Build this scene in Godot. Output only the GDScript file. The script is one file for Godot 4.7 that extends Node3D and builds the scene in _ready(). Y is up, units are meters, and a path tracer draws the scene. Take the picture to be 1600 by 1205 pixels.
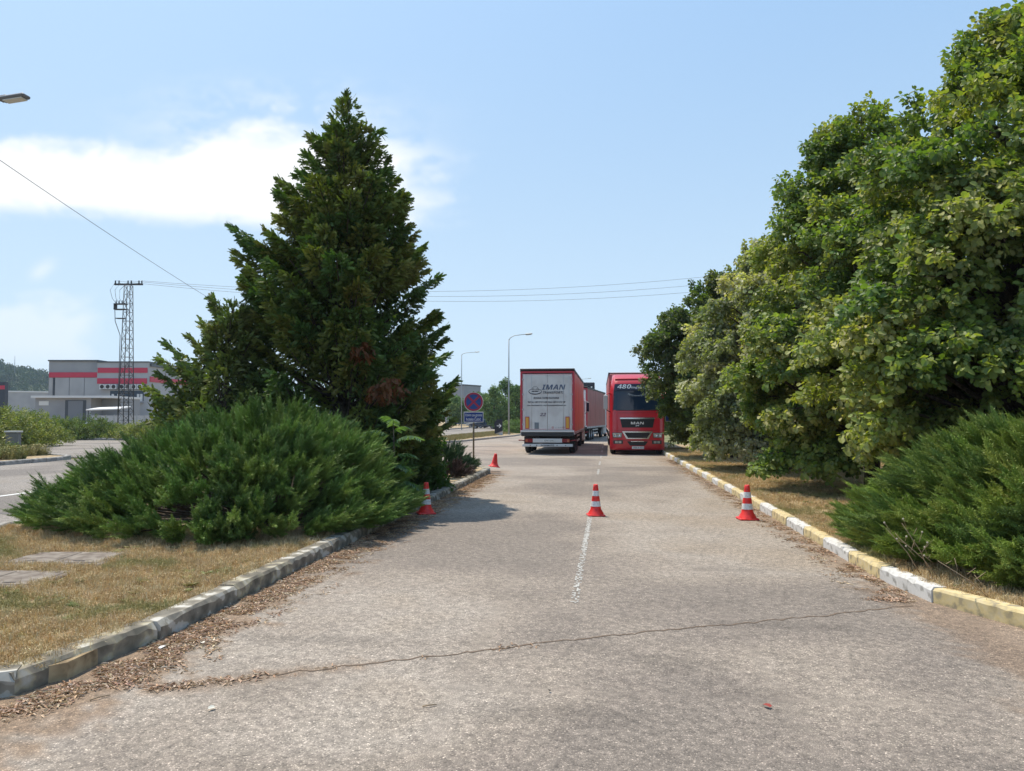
extends Node3D
# y up, metres. The access road runs along -Z; the camera stands on it 1.7 m above the asphalt.

const F := 1209.0            # focal length in photo pixels (1600 x 1205)
const EYE := 1.7
const YAW := 6.46
const PITCH := 2.39
const KL := -3.35            # face of the left kerb
const KR := 2.92             # face of the right kerb
const VERGE := 0.11          # verges lie this far above the asphalt

var cam_basis: Basis
var taken := {}

# ---------------------------------------------------------------- helpers
func lin(r: float, g: float, b: float) -> Color:      # real-world base colour to albedo_color
	return Color(r, g, b).linear_to_srgb()

func ray(x: float, y: float) -> Vector3:
	return cam_basis * Vector3((x - 800.0) / F, -(y - 602.5) / F, -1.0)

func gp(x: float, y: float, h := 0.0) -> Vector3:     # photo pixel to the ground it shows
	var d := ray(x, y)
	return Vector3(0, EYE, 0) + d * ((h - EYE) / d.y)

func at(x: float, y: float, z: float) -> Vector3:     # photo pixel to the point at distance z along the road
	var d := ray(x, y)
	return Vector3(0, EYE, 0) + d * (absf(z) / -d.z)

func numbered(n: String) -> String:
	if not taken.has(n):
		taken[n] = 0
		return n
	taken[n] += 1
	return "%s_%03d" % [n, taken[n]]

func tag(o: Node, label: String, category := "", group := "", kind := "") -> Node:
	if label: o.set_meta("label", label)
	if category: o.set_meta("category", category)
	if group: o.set_meta("group", group)
	if kind: o.set_meta("kind", kind)
	return o

func thing(called: String, label: String, category: String, where := Vector3.ZERO, turn := 0.0, group := "") -> Node3D:
	var o := Node3D.new()
	o.name = numbered(called)
	add_child(o)
	o.position = where
	o.rotation.y = turn
	tag(o, label, category, group)
	return o

func part(parent: Node, called: String, mesh: Mesh, m: Material, where := Vector3.ZERO, turn := Vector3.ZERO) -> MeshInstance3D:
	var o := MeshInstance3D.new()
	o.name = numbered(called) if parent == self else called
	o.mesh = mesh
	o.material_override = m
	o.position = where
	o.rotation = turn
	parent.add_child(o, true)
	return o

func mat(c: Color, rough := 0.8, metal := 0.0, coat := 0.0) -> StandardMaterial3D:
	var m := StandardMaterial3D.new()
	m.albedo_color = c
	m.roughness = rough
	m.metallic = metal
	if coat > 0.0:
		m.clearcoat_enabled = true
		m.clearcoat = coat
		m.clearcoat_roughness = 0.08
	return m

func leaf_mat(back: Color, rough := 0.55) -> StandardMaterial3D:
	var m := mat(Color.WHITE, rough)
	m.vertex_color_use_as_albedo = true
	m.cull_mode = BaseMaterial3D.CULL_DISABLED
	m.backlight_enabled = true
	m.backlight = back
	m.metallic_specular = 0.35
	return m

class MB:
	var v := PackedVector3Array()
	var c := PackedColorArray()
	var smooth := false
	var color := Color.WHITE
	func tri(a: Vector3, b: Vector3, d: Vector3) -> void:   # counter-clockwise from outside
		v.append(a); v.append(d); v.append(b)
		c.append(color); c.append(color); c.append(color)
	func quad(a: Vector3, b: Vector3, d: Vector3, e: Vector3) -> void:
		tri(a, b, d); tri(a, d, e)
	func box(p: Vector3, s: Vector3, b := Basis.IDENTITY) -> void:
		var h := s * 0.5
		var q := []
		for i in 8:
			q.append(p + b * Vector3(h.x if i & 1 else -h.x, h.y if i & 2 else -h.y, h.z if i & 4 else -h.z))
		quad(q[4], q[5], q[7], q[6]); quad(q[1], q[0], q[2], q[3])
		quad(q[5], q[1], q[3], q[7]); quad(q[0], q[4], q[6], q[2])
		quad(q[6], q[7], q[3], q[2]); quad(q[0], q[1], q[5], q[4])
	func bbox(p: Vector3, s: Vector3, r: float, b := Basis.IDENTITY, jit := 0.0, rng: RandomNumberGenerator = null) -> void:   # box with chamfered edges
		var h := s * 0.5
		var q := []
		for i in 8:
			var g := Vector3(1 if i & 1 else -1, 1 if i & 2 else -1, 1 if i & 4 else -1)
			var e := g * h
			if rng: e += Vector3(rng.randf_range(-jit, jit), rng.randf_range(-jit, jit), rng.randf_range(-jit, jit))
			q.append([p + b * (e - Vector3(0, g.y, g.z) * r), p + b * (e - Vector3(g.x, 0, g.z) * r), p + b * (e - Vector3(g.x, g.y, 0) * r)])
		for f in [[0, 5, 1, 3, 7], [0, 0, 4, 6, 2], [1, 6, 7, 3, 2], [1, 0, 1, 5, 4], [2, 4, 5, 7, 6], [2, 1, 0, 2, 3]]:
			quad(q[f[1]][f[0]], q[f[2]][f[0]], q[f[3]][f[0]], q[f[4]][f[0]])
		for e in [[0, 1, 1, 2], [2, 3, 1, 2], [4, 5, 1, 2], [6, 7, 1, 2], [0, 2, 0, 2], [1, 3, 0, 2], [4, 6, 0, 2], [5, 7, 0, 2], [0, 4, 0, 1], [1, 5, 0, 1], [2, 6, 0, 1], [3, 7, 0, 1]]:
			quad(q[e[0]][e[2]], q[e[1]][e[2]], q[e[1]][e[3]], q[e[0]][e[3]])
		for i in 8:
			tri(q[i][0], q[i][1], q[i][2])
	func tube(pts: Array, rad: Array, sides := 6, cap := true) -> void:
		var rings := []
		for i in pts.size():
			var d: Vector3 = (pts[mini(i + 1, pts.size() - 1)] - pts[maxi(i - 1, 0)]).normalized()
			var x := d.cross(Vector3.UP if absf(d.y) < 0.95 else Vector3.RIGHT).normalized()
			var y := x.cross(d)
			var ring := []
			for k in sides:
				var a := TAU * k / sides
				ring.append(pts[i] + (x * cos(a) + y * sin(a)) * rad[i])
			rings.append(ring)
		for i in pts.size() - 1:
			for k in sides:
				var n := (k + 1) % sides
				quad(rings[i][k], rings[i + 1][k], rings[i + 1][n], rings[i][n])
		if cap:
			for k in range(1, sides - 1):
				tri(rings[0][0], rings[0][k], rings[0][k + 1])
				tri(rings[-1][0], rings[-1][k + 1], rings[-1][k])
	func lathe(prof: Array, sides: int, p := Vector3.ZERO, b := Basis.IDENTITY) -> void:   # prof: Vector2(radius, height)
		for i in prof.size() - 1:
			for k in sides:
				var a0 := TAU * k / sides
				var a1 := TAU * (k + 1) / sides
				var q0 := p + b * Vector3(prof[i].x * cos(a0), prof[i].y, prof[i].x * sin(a0))
				var q1 := p + b * Vector3(prof[i].x * cos(a1), prof[i].y, prof[i].x * sin(a1))
				var q2 := p + b * Vector3(prof[i + 1].x * cos(a1), prof[i + 1].y, prof[i + 1].x * sin(a1))
				var q3 := p + b * Vector3(prof[i + 1].x * cos(a0), prof[i + 1].y, prof[i + 1].x * sin(a0))
				if prof[i].x < 1e-5: tri(q0, q3, q2)
				elif prof[i + 1].x < 1e-5: tri(q0, q3, q1)
				else: quad(q0, q3, q2, q1)
	func prism(poly: PackedVector2Array, y0: float, y1: float) -> void:   # polygon in x, z
		var ids := Geometry2D.triangulate_polygon(poly)
		for i in range(0, ids.size(), 3):
			var a := poly[ids[i]]; var b := poly[ids[i + 1]]; var d := poly[ids[i + 2]]
			if (b - a).cross(d - a) > 0.0:
				var t := b; b = d; d = t
			tri(Vector3(a.x, y1, a.y), Vector3(b.x, y1, b.y), Vector3(d.x, y1, d.y))
		for i in poly.size():
			var a := poly[i]; var b := poly[(i + 1) % poly.size()]
			quad(Vector3(a.x, y0, a.y), Vector3(b.x, y0, b.y), Vector3(b.x, y1, b.y), Vector3(a.x, y1, a.y))
	func spike(p: Vector3, tip: Vector3, r: float) -> void:
		var d := (tip - p).normalized()
		var x := d.cross(Vector3(0.31, 0.2, 0.93)).normalized() * r
		var y := x.cross(d)
		var a := p + x
		var b := p - x * 0.5 + y * 0.87
		var e := p - x * 0.5 - y * 0.87
		tri(a, b, tip); tri(b, e, tip); tri(e, a, tip)
	func done(uv := 0.0, colors := false) -> ArrayMesh:
		var st := SurfaceTool.new()
		st.begin(Mesh.PRIMITIVE_TRIANGLES)
		st.set_smooth_group(0 if smooth else -1)
		for i in v.size():
			if colors: st.set_color(c[i])
			if uv > 0.0:
				st.set_uv(Vector2(v[i].x, v[i].z) / uv)
				st.set_uv2(Vector2(v[i].x, v[i].z) / 19.0)
			st.add_vertex(v[i])
		st.generate_normals()
		return st.commit()

func bx(size: Vector3, r := 0.0, p := Vector3.ZERO) -> ArrayMesh:
	var b := MB.new()
	if r > 0.0: b.bbox(p, size, r)
	else: b.box(p, size)
	return b.done()

func tb(pts: Array, r0: float, r1 := -1.0, sides := 8) -> ArrayMesh:
	var b := MB.new()
	b.smooth = true
	var rr := []
	for i in pts.size(): rr.append(lerpf(r0, r0 if r1 < 0.0 else r1, float(i) / maxi(1, pts.size() - 1)))
	b.tube(pts, rr, sides)
	return b.done()

func many(parent: Node, called: String, mesh: Mesh, m: Material, tr: Array, cols: Array) -> MultiMeshInstance3D:
	var mm := MultiMesh.new()
	mm.transform_format = MultiMesh.TRANSFORM_3D
	mm.use_colors = true
	mm.mesh = mesh
	mm.instance_count = tr.size()
	for i in tr.size():
		mm.set_instance_transform(i, tr[i])
		mm.set_instance_color(i, cols[i])
	var o := MultiMeshInstance3D.new()
	o.name = numbered(called) if parent == self else called
	o.multimesh = mm
	o.material_override = m
	parent.add_child(o, true)
	o.set_meta("kind", "stuff")
	return o

func along(y: Vector3, roll: float, s: float) -> Basis:   # basis whose Y axis runs along y
	y = y.normalized()
	var x := y.cross(Vector3.UP if absf(y.y) < 0.98 else Vector3.RIGHT).normalized()
	var b := Basis(x, y, x.cross(y))
	return b * Basis(Vector3.UP, roll) * Basis.from_scale(Vector3.ONE * s)

func rdir(r: RandomNumberGenerator) -> Vector3:
	var z := r.randf_range(-1, 1)
	var a := r.randf_range(0, TAU)
	var q := sqrt(1.0 - z * z)
	return Vector3(q * cos(a), z, q * sin(a))

func rng(n: int) -> RandomNumberGenerator:
	var r := RandomNumberGenerator.new()
	r.seed = n
	return r

func noise(n: int, freq: float, oct := 3, kind := FastNoiseLite.TYPE_SIMPLEX_SMOOTH) -> FastNoiseLite:
	var f := FastNoiseLite.new()
	f.seed = n
	f.frequency = freq
	f.noise_type = kind
	f.fractal_octaves = oct
	f.fractal_type = FastNoiseLite.FRACTAL_FBM if oct > 1 else FastNoiseLite.FRACTAL_NONE
	return f

func pick(r: RandomNumberGenerator, list: Array, jit := 0.18) -> Color:
	var c: Color = list[r.randi() % list.size()]
	var k := 1.0 + r.randf_range(-jit, jit)
	return Color(c.r * k * r.randf_range(0.93, 1.07), c.g * k, c.b * k * r.randf_range(0.9, 1.1))

# ---------------------------------------------------------------- textures
func ramp_tex(n: FastNoiseLite, size: int, stops: Array, cols: Array) -> ImageTexture:
	var im := n.get_seamless_image(size, size)
	im.convert(Image.FORMAT_L8)
	var src := im.get_data()
	var lut := []
	var g := Gradient.new()
	g.offsets = PackedFloat32Array(stops)
	g.colors = PackedColorArray(cols)
	for i in 256: lut.append(g.sample(i / 255.0))
	var dst := PackedByteArray()
	dst.resize(size * size * 3)
	for i in src.size():
		var c: Color = lut[src[i]]
		dst[i * 3] = int(c.r * 255.0); dst[i * 3 + 1] = int(c.g * 255.0); dst[i * 3 + 2] = int(c.b * 255.0)
	return ImageTexture.create_from_image(Image.create_from_data(size, size, false, Image.FORMAT_RGB8, dst))

func asphalt_images(size: int, warm: float) -> Array:
	var cn := noise(5, 0.17, 1, FastNoiseLite.TYPE_CELLULAR)
	cn.cellular_return_type = FastNoiseLite.RETURN_CELL_VALUE
	var dn := noise(5, 0.17, 1, FastNoiseLite.TYPE_CELLULAR)
	dn.cellular_return_type = FastNoiseLite.RETURN_DISTANCE2_SUB
	var fn := noise(9, 0.02, 4)
	var a := cn.get_seamless_image(size, size); a.convert(Image.FORMAT_L8)
	var b := dn.get_seamless_image(size, size); b.convert(Image.FORMAT_L8)
	var f := fn.get_seamless_image(size, size); f.convert(Image.FORMAT_L8)
	var da := a.get_data(); var db := b.get_data(); var df := f.get_data()
	var col := PackedByteArray(); col.resize(size * size * 3)
	var hgt := PackedByteArray(); hgt.resize(size * size)
	for i in da.size():
		var v := da[i] / 255.0
		var e := minf(1.0, db[i] / 90.0)
		var w := df[i] / 255.0
		var stone := 0.50 + 0.23 * v * v + (0.13 if da[i] % 9 == 0 else 0.0) - (0.11 if da[i] % 5 == 0 else 0.0)
		var k := lerpf(0.485, stone, e) + (w - 0.5) * 0.16
		col[i * 3] = int(clampf(k * (1.0 + 0.07 * warm), 0, 1) * 255.0)
		col[i * 3 + 1] = int(clampf(k, 0, 1) * 255.0)
		col[i * 3 + 2] = int(clampf(k * (1.0 - 0.075 * warm), 0, 1) * 255.0)
		hgt[i] = int(clampf(e * (0.55 + 0.45 * v), 0, 1) * 255.0)
	return [ImageTexture.create_from_image(Image.create_from_data(size, size, false, Image.FORMAT_RGB8, col)), ImageTexture.create_from_image(Image.create_from_data(size, size, false, Image.FORMAT_L8, hgt))]

func make_sky() -> Sky:
	var W := 2048
	var H := 1024
	var im := Image.create(W, H, false, Image.FORMAT_RGBF)
	var n1 := noise(11, 1.0, 5)
	var n2 := noise(23, 1.0, 4)
	var sun_az := deg_to_rad(-50.0)
	var sun := Vector3(sin(sun_az) * cos(deg_to_rad(64.0)), sin(deg_to_rad(64.0)), -cos(sun_az) * cos(deg_to_rad(64.0)))
	for j in H:
		var el := PI * (0.5 - (j + 0.5) / H)
		for i in W:
			var az := TAU * (i + 0.5) / W
			if el < -0.02:
				im.set_pixel(i, j, Color(0.30, 0.31, 0.29))
				continue
			var d := Vector3(sin(az) * cos(el), sin(el), -cos(az) * cos(el))
			var y := maxf(0.0, d.y)
			var t := pow(1.0 - y, 2.6)
			var c := Vector3(0.19, 0.39, 0.70).lerp(Vector3(0.68, 0.84, 0.94), t)
			var g := maxf(0.0, d.dot(sun))
			c += Vector3(0.34, 0.33, 0.30) * pow(g, 5.0) + Vector3(0.10, 0.11, 0.12) * pow(g, 1.5)
			# clouds: a long bank low in the sky, faint cumulus near the horizon, loose wisps elsewhere
			var q := Vector3(d.x, d.y * 2.6, d.z)
			var a1 := n1.get_noise_3dv(q * 2.2)
			var dens := 0.0
			var daz := wrapf(az + deg_to_rad(YAW), -PI, PI)
			if absf(daz) < 1.4:
				var X := tan(daz)
				var Y := tan(el) / cos(daz)
				var a2 := n2.get_noise_3d(X * 2.0, Y * 6.0, 3.0)
				var a3 := n2.get_noise_3d(X * 9.0, Y * 17.0, 8.0)
				var a4 := n1.get_noise_3d(X * 16.0 + 3.0 * a3, Y * 46.0, 2.0)
				var lo := 0.253 + 0.012 * sin(X * 7.0) + 0.010 * a3 + 0.006 * a4
				var hi := 0.362 + 0.05 * exp(-pow((X + 0.33) / 0.11, 2.0)) - 0.022 * exp(-pow((X + 0.47) / 0.06, 2.0)) + 0.022 * a2 + 0.022 * a3 + 0.016 * a4
				var fade := smoothstep(-0.03, -0.17, X + 0.06 * a2 + 0.05 * a3 + 0.03 * a4) * smoothstep(-1.7, -0.9, X)
				var body := smoothstep(lo - 0.006, lo + 0.022, Y) * smoothstep(hi + 0.012, hi - 0.035, Y)
				dens = maxf(dens, body * fade * clampf(1.05 + 0.55 * a2 + 0.35 * a3 + 0.22 * a4, 0.0, 1.0))
				var wisp := exp(-pow((X + 0.31) / 0.14, 2.0)) * smoothstep(0.33, 0.37, Y) * smoothstep(0.47, 0.37, Y) * clampf(0.5 + 1.1 * a3 + 0.6 * a2 + 0.9 * a4, 0.0, 1.0)
				dens = maxf(dens, wisp * 0.75)
				var puff := smoothstep(-0.52, -0.57, X + 0.03 * a3) * smoothstep(0.175 + 0.05 * a3, 0.14 + 0.05 * a3, Y + 0.10 * absf(X + 0.6)) * smoothstep(0.03, 0.10, Y)
				dens = maxf(dens, puff * 0.42)
				var tuft := exp(-pow((X + 0.61) / 0.014, 2.0) - pow((Y - 0.193 - 0.4 * (X + 0.61)) / 0.010, 2.0))
				dens = maxf(dens, tuft * clampf(0.45 + a3, 0.0, 0.6))
			if absf(daz) > 0.8:
				dens = maxf(dens, smoothstep(0.22, 0.55, a1) * 0.8 * smoothstep(0.8, 1.25, absf(daz)))
			var wc := Vector3(0.98, 0.99, 1.0)
			c = c.lerp(wc, clampf(dens, 0.0, 1.0) * 0.97)
			im.set_pixel(i, j, Color(c.x, c.y, c.z))
	var sm := PanoramaSkyMaterial.new()
	sm.panorama = ImageTexture.create_from_image(im)
	var s := Sky.new()
	s.sky_material = sm
	return s

# ---------------------------------------------------------------- ground
func sheet(called: String, x0: float, x1: float, z0: float, z1: float, step: float, y: float, m: Material, shade: Callable, uv := 2.0) -> MeshInstance3D:
	var b := MB.new()
	var nx := maxi(1, int(ceil((x1 - x0) / step)))
	var nz := maxi(1, int(ceil(absf(z1 - z0) / step)))
	var st := SurfaceTool.new()
	st.begin(Mesh.PRIMITIVE_TRIANGLES)
	for j in nz + 1:
		for i in nx + 1:
			var p := Vector3(lerpf(x0, x1, float(i) / nx), y, lerpf(z0, z1, float(j) / nz))
			st.set_color(shade.call(p))
			st.set_normal(Vector3.UP)
			st.set_uv(Vector2(p.x, p.z) / uv)
			st.set_uv2(Vector2(p.x, p.z) / 19.0)
			st.add_vertex(p)
	for j in nz:
		for i in nx:
			var k := j * (nx + 1) + i
			for q in [k, k + nx + 1, k + 1, k + 1, k + nx + 1, k + nx + 2]: st.add_index(q)
	var o := part(self, called, st.commit(), m)
	o.set_meta("kind", "structure")
	return o

func verge(called: String, poly: PackedVector2Array, m: Material) -> MeshInstance3D:
	var b := MB.new()
	b.prism(poly, -0.02, VERGE)
	var o := part(self, called, b.done(3.0), m)
	o.set_meta("kind", "structure")
	return o

func kerb(called: String, path: Array, mats: Array, length: float, width: float, height: float, seed_: int, side: float, rough := 0.006) -> Node3D:
	var o := Node3D.new()
	o.name = numbered(called)
	add_child(o)
	o.set_meta("kind", "structure")
	var r := rng(seed_)
	var total := 0.0
	for i in path.size() - 1: total += path[i].distance_to(path[i + 1])
	var n := int(total / length)
	var pos := func(s: float) -> Vector2:
		for i in path.size() - 1:
			var l: float = path[i].distance_to(path[i + 1])
			if s <= l or i == path.size() - 2: return path[i].lerp(path[i + 1], s / l)
			s -= l
		return path[-1]
	for i in n:
		var a: Vector2 = pos.call(total * i / n)
		var e: Vector2 = pos.call(total * (i + 1) / n)
		var d := (e - a).normalized()
		var mid := (a + e) * 0.5 + Vector2(-d.y, d.x) * side * width * 0.5
		var b := MB.new()
		var L := a.distance_to(e) - 0.014
		var hx := width * 0.5
		var top := (height + 0.12) * 0.5
		var segs := 12
		var chip := noise(seed_ * 100 + i, 4.0, 3)
		var prev := []
		for k in segs + 1:
			var z := lerpf(-L * 0.5, L * 0.5, float(k) / segs)
			var endw := 1.0 if k == 0 or k == segs else 0.0
			var c1 := 0.018 + rough * (1.6 * maxf(0.0, chip.get_noise_1d(z * 2.0) + 0.1) * 3.0 + endw * r.randf_range(0.3, 1.6))
			var c2 := 0.016 + rough * (1.6 * maxf(0.0, chip.get_noise_1d(z * 2.0 + 40.0)) * 2.0 + endw * r.randf_range(0.2, 1.0))
			var bow := rough * 0.8 * chip.get_noise_1d(z + 80.0)
			var ring := [Vector3(-hx, -top, z), Vector3(-hx + bow, top - c1 * 1.3, z), Vector3(-hx + c1, top + bow * 0.4, z), Vector3(hx - c2, top - bow * 0.4, z), Vector3(hx + bow, top - c2 * 1.3, z), Vector3(hx, -top, z)]
			if prev:
				for q in 5: b.quad(prev[q], ring[q], ring[q + 1], prev[q + 1])
			if endw > 0.0:
				for q in range(1, 5):
					if k == 0: b.tri(ring[0], ring[q], ring[q + 1])
					else: b.tri(ring[0], ring[q + 1], ring[q])
			prev = ring
		part(o, "kerb_stone", b.done(), mats[i % mats.size()], Vector3(mid.x + r.randf_range(-0.008, 0.008), (height - 0.12) * 0.5 + r.randf_range(-0.008, 0.008), mid.y), Vector3(r.randf_range(-0.008, 0.008), atan2(d.x, d.y) + r.randf_range(-0.012, 0.012), r.randf_range(-0.012, 0.012)))
	return o

# ---------------------------------------------------------------- plant meshes (about one unit long, along +Y)
func juniper_spray(seed_: int) -> ArrayMesh:
	var r := rng(seed_)
	var b := MB.new()
	b.color = Color(0.75, 0.62, 0.5)
	b.spike(Vector3.ZERO, Vector3(0, 0.8, 0), 0.016)
	for i in 24:
		var t := 0.10 + 0.90 * i / 24.0
		var az := i * 2.4 + r.randf_range(-0.4, 0.4)
		var L := 0.33 * (1.0 - t * 0.70) * r.randf_range(0.7, 1.25)
		var out := Vector3(cos(az), 0, sin(az) * 0.75)
		var d := (out * 0.5 + Vector3.UP * 0.95).normalized()
		var p := Vector3(0, t * 0.82, 0)
		b.color = Color(1, 1, 1) * r.randf_range(0.85, 1.12)
		b.spike(p, p + d * L, 0.017)
		for k in 4:
			var q := p + d * L * (0.2 + 0.2 * k)
			var s := (d + rdir(r) * 0.75).normalized()
			b.spike(q, q + s * L * 0.42, 0.014)
	b.color = Color(1.1, 1.15, 1.0)
	b.spike(Vector3(0, 0.7, 0), Vector3(0.02, 1.15, 0), 0.018)
	return b.done(0.0, true)

func thuja_frond(seed_: int) -> ArrayMesh:
	var r := rng(seed_)
	var b := MB.new()
	var bend := func(x: float, y: float) -> Vector3: return Vector3(x, y, -0.28 * y * y - 0.25 * x * x)
	var strip := func(x0: float, y0: float, x1: float, y1: float, w: float) -> void:
		var a: Vector3 = bend.call(x0, y0)
		var e: Vector3 = bend.call(x1, y1)
		var s := (e - a).cross(Vector3(0, 0, 1)).normalized() * w
		var m := a.lerp(e, 0.6)
		b.tri(a - s * 0.5, m + s, e)
		b.tri(a - s * 0.5, e, m - s)
		b.tri(a + s * 0.5, m + s, a - s * 0.5)
	strip.call(0.0, 0.0, 0.0, 1.0, 0.03)
	for i in 10:
		var t := 0.10 + 0.86 * i / 10.0
		for sd in [-1.0, 1.0]:
			var L := (0.30 - 0.18 * t) * r.randf_range(0.6, 1.3)
			var an: float = r.randf_range(0.38, 0.65)
			var dx: float = sin(an) * sd
			var dy: float = cos(an)
			b.color = Color.WHITE * r.randf_range(0.8, 1.2)
			strip.call(0.0, t, dx * L, t + dy * L, 0.03)
			for k in 3:
				var u := 0.3 + 0.22 * k
				for s2 in [-1.0, 1.0]:
					var a2: float = an * sd + s2 * 0.5
					var l2 := L * 0.42 * r.randf_range(0.7, 1.2)
					strip.call(dx * L * u, t + dy * L * u, dx * L * u + sin(a2) * l2, t + dy * L * u + cos(a2) * l2, 0.026)
	return b.done(0.0, true)

func leaf(b: MB, p: Vector3, y: Vector3, n: Vector3, s: float, round_ := 0.5) -> void:   # leaf from its stalk p along y, facing n
	y = y.normalized()
	var x := y.cross(n).normalized()
	n = x.cross(y)
	for sd in [-1.0, 1.0]:
		var o := p - n * 0.0
		var a: Vector3 = p + (x * sd * round_ * 0.66 + y * -0.07 + n * 0.08) * s
		var c: Vector3 = p + (x * sd * round_ + y * 0.34 + n * 0.13) * s
		var d: Vector3 = p + (x * sd * round_ * 0.78 + y * 0.74 + n * 0.04) * s
		var e: Vector3 = p + (y * 1.0 - n * 0.10) * s
		b.tri(o, a, c); b.tri(o, c, d); b.tri(o, d, e)

func leafy_twig(seed_: int, count: int, size: float, shape: float, hang: float, tints: Array) -> ArrayMesh:   # twig along +Y with leaves to both sides
	var r := rng(seed_)
	var b := MB.new()
	b.color = Color(0.35, 0.28, 0.22)
	b.spike(Vector3.ZERO, Vector3(0, 1, 0), 0.018)
	for i in count:
		var t := 0.12 + 0.9 * i / count
		var az := i * 2.4 + r.randf_range(-0.5, 0.5)
		var out := Vector3(cos(az), 0.35, sin(az))
		var p := Vector3(0, t, 0) + out * 0.12 * r.randf_range(0.6, 1.6)
		b.color = pick(r, tints, 0.15)
		leaf(b, p, out + Vector3(0, 0.2, 0) + Vector3(0, 0, -hang) + rdir(r) * 0.35, Vector3(0, 0.3, 0.8) + rdir(r) * 0.65, size * r.randf_range(0.7, 1.2), shape)
	return b.done(0.0, true)

func puff_mesh(seed_: int, count: int, size: float) -> ArrayMesh:   # loose ball of leaf-sized faces
	var r := rng(seed_)
	var b := MB.new()
	for i in count:
		var d := rdir(r)
		var p := d * pow(r.randf(), 0.4)
		b.color = Color.WHITE * r.randf_range(0.75, 1.2)
		leaf(b, p, d + rdir(r), d + Vector3.UP * 0.5 + rdir(r) * 0.8, size * r.randf_range(0.6, 1.2), 0.45)
	return b.done(0.0, true)

func grass_tuft(seed_: int, blades: int, h: float, spread: float) -> ArrayMesh:
	var r := rng(seed_)
	var b := MB.new()
	for i in blades:
		var a := r.randf_range(0, TAU)
		var o := Vector3(cos(a), 0, sin(a))
		var p := o * spread * sqrt(r.randf())
		var q := p + Vector3.UP * h * r.randf_range(0.5, 1.0) + rdir(r) * h * 0.35
		var e := q + (o * 0.6 + rdir(r)) * h * 0.6
		e.y = maxf(e.y, 0.004)
		var s := Vector3(-o.z, 0, o.x) * h * 0.055
		b.color = Color.WHITE * r.randf_range(0.7, 1.2)
		b.tri(p - s, p + s, q + s * 0.7); b.tri(p - s, q + s * 0.7, q - s * 0.7); b.tri(q - s * 0.7, q + s * 0.7, e)
	return b.done(0.0, true)

# ---------------------------------------------------------------- plants
func juniper(called: String, label: String, c: Vector3, peak: Vector2, rl: float, rr: float, rf: float, rb: float, H: float, pw: Vector2, n: int, lean: Vector3, mesh: Mesh, m: Material, tints: Array, bark: Material, seed_: int, long := 1.0, per := 20) -> Node3D:
	var o := thing(called, label, "juniper", c)
	var r := rng(seed_)
	var nz := noise(seed_, 0.55, 3)
	var tr := []
	var co := []
	var wood := MB.new()
	for k in n:
		var inner := k % 5 == 4
		var a := r.randf_range(0, TAU)
		var q := pow(r.randf(), 0.40)
		var rx := rl if cos(a) < 0.0 else rr
		var rz := rb if sin(a) < 0.0 else rf
		var x := cos(a) * q * rx
		var z := sin(a) * q * rz
		var lump := 1.0 + 0.22 * nz.get_noise_2d((c.x + x) * 1.6, (c.z + z) * 1.6)
		var h := H * (1.0 - pow(q, pw.x if cos(a) < 0.0 else pw.y)) * lump
		var L := r.randf_range(0.32, 0.54) * long
		var out := Vector3(cos(a) * rz, 0, sin(a) * rx).normalized()
		var d := (out * (0.25 + 0.95 * q * q) + Vector3.UP * (0.95 - 0.45 * q) + lean + rdir(r) * 0.22).normalized()
		var low := 0.05 if q > 0.9 else 0.0
		var base := Vector3(x + peak.x, maxf(low, h - L * d.y * 0.9), z + peak.y)
		if q > 0.86: base.y = r.randf_range(0.03, maxf(0.1, h))
		if inner:
			base -= out * 0.25 + Vector3.UP * 0.22
			base.y = maxf(0.02, base.y)
		var tone := pick(r, tints, 0.16)
		if k % 5 == 0:
			var root := Vector3(peak.x + x * 0.25, 0.0, peak.y + z * 0.25)
			wood.tube([root, root.lerp(base, 0.55) + Vector3(0, 0.1, 0), base + d * L * 0.5], [0.028, 0.017, 0.006], 5, false)
		for i in per:
			var t := 0.15 + 0.85 * i / per
			var w := (1.0 - t) * 0.5 + 0.18
			var side := rdir(r)
			side = (side - d * side.dot(d)).normalized()
			var p := base + d * L * t + side * w * 0.13 * r.randf()
			p.y = maxf(0.02, p.y)
			var ax := (d + side * (0.75 * w + 0.15) * r.randf_range(0.4, 1.2)).normalized()
			if p.y < 0.2: ax.y = maxf(ax.y, 0.08)
			tr.append(Transform3D(along(ax, r.randf_range(0, TAU), r.randf_range(0.16, 0.30) * (0.85 + 0.25 * long)), p))
			co.append(Color(tone.r, tone.g, tone.b) * r.randf_range(0.86, 1.14))
	many(o, "foliage", mesh, m, tr, co)
	part(o, "branches", wood.done(), bark)
	return o

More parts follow.
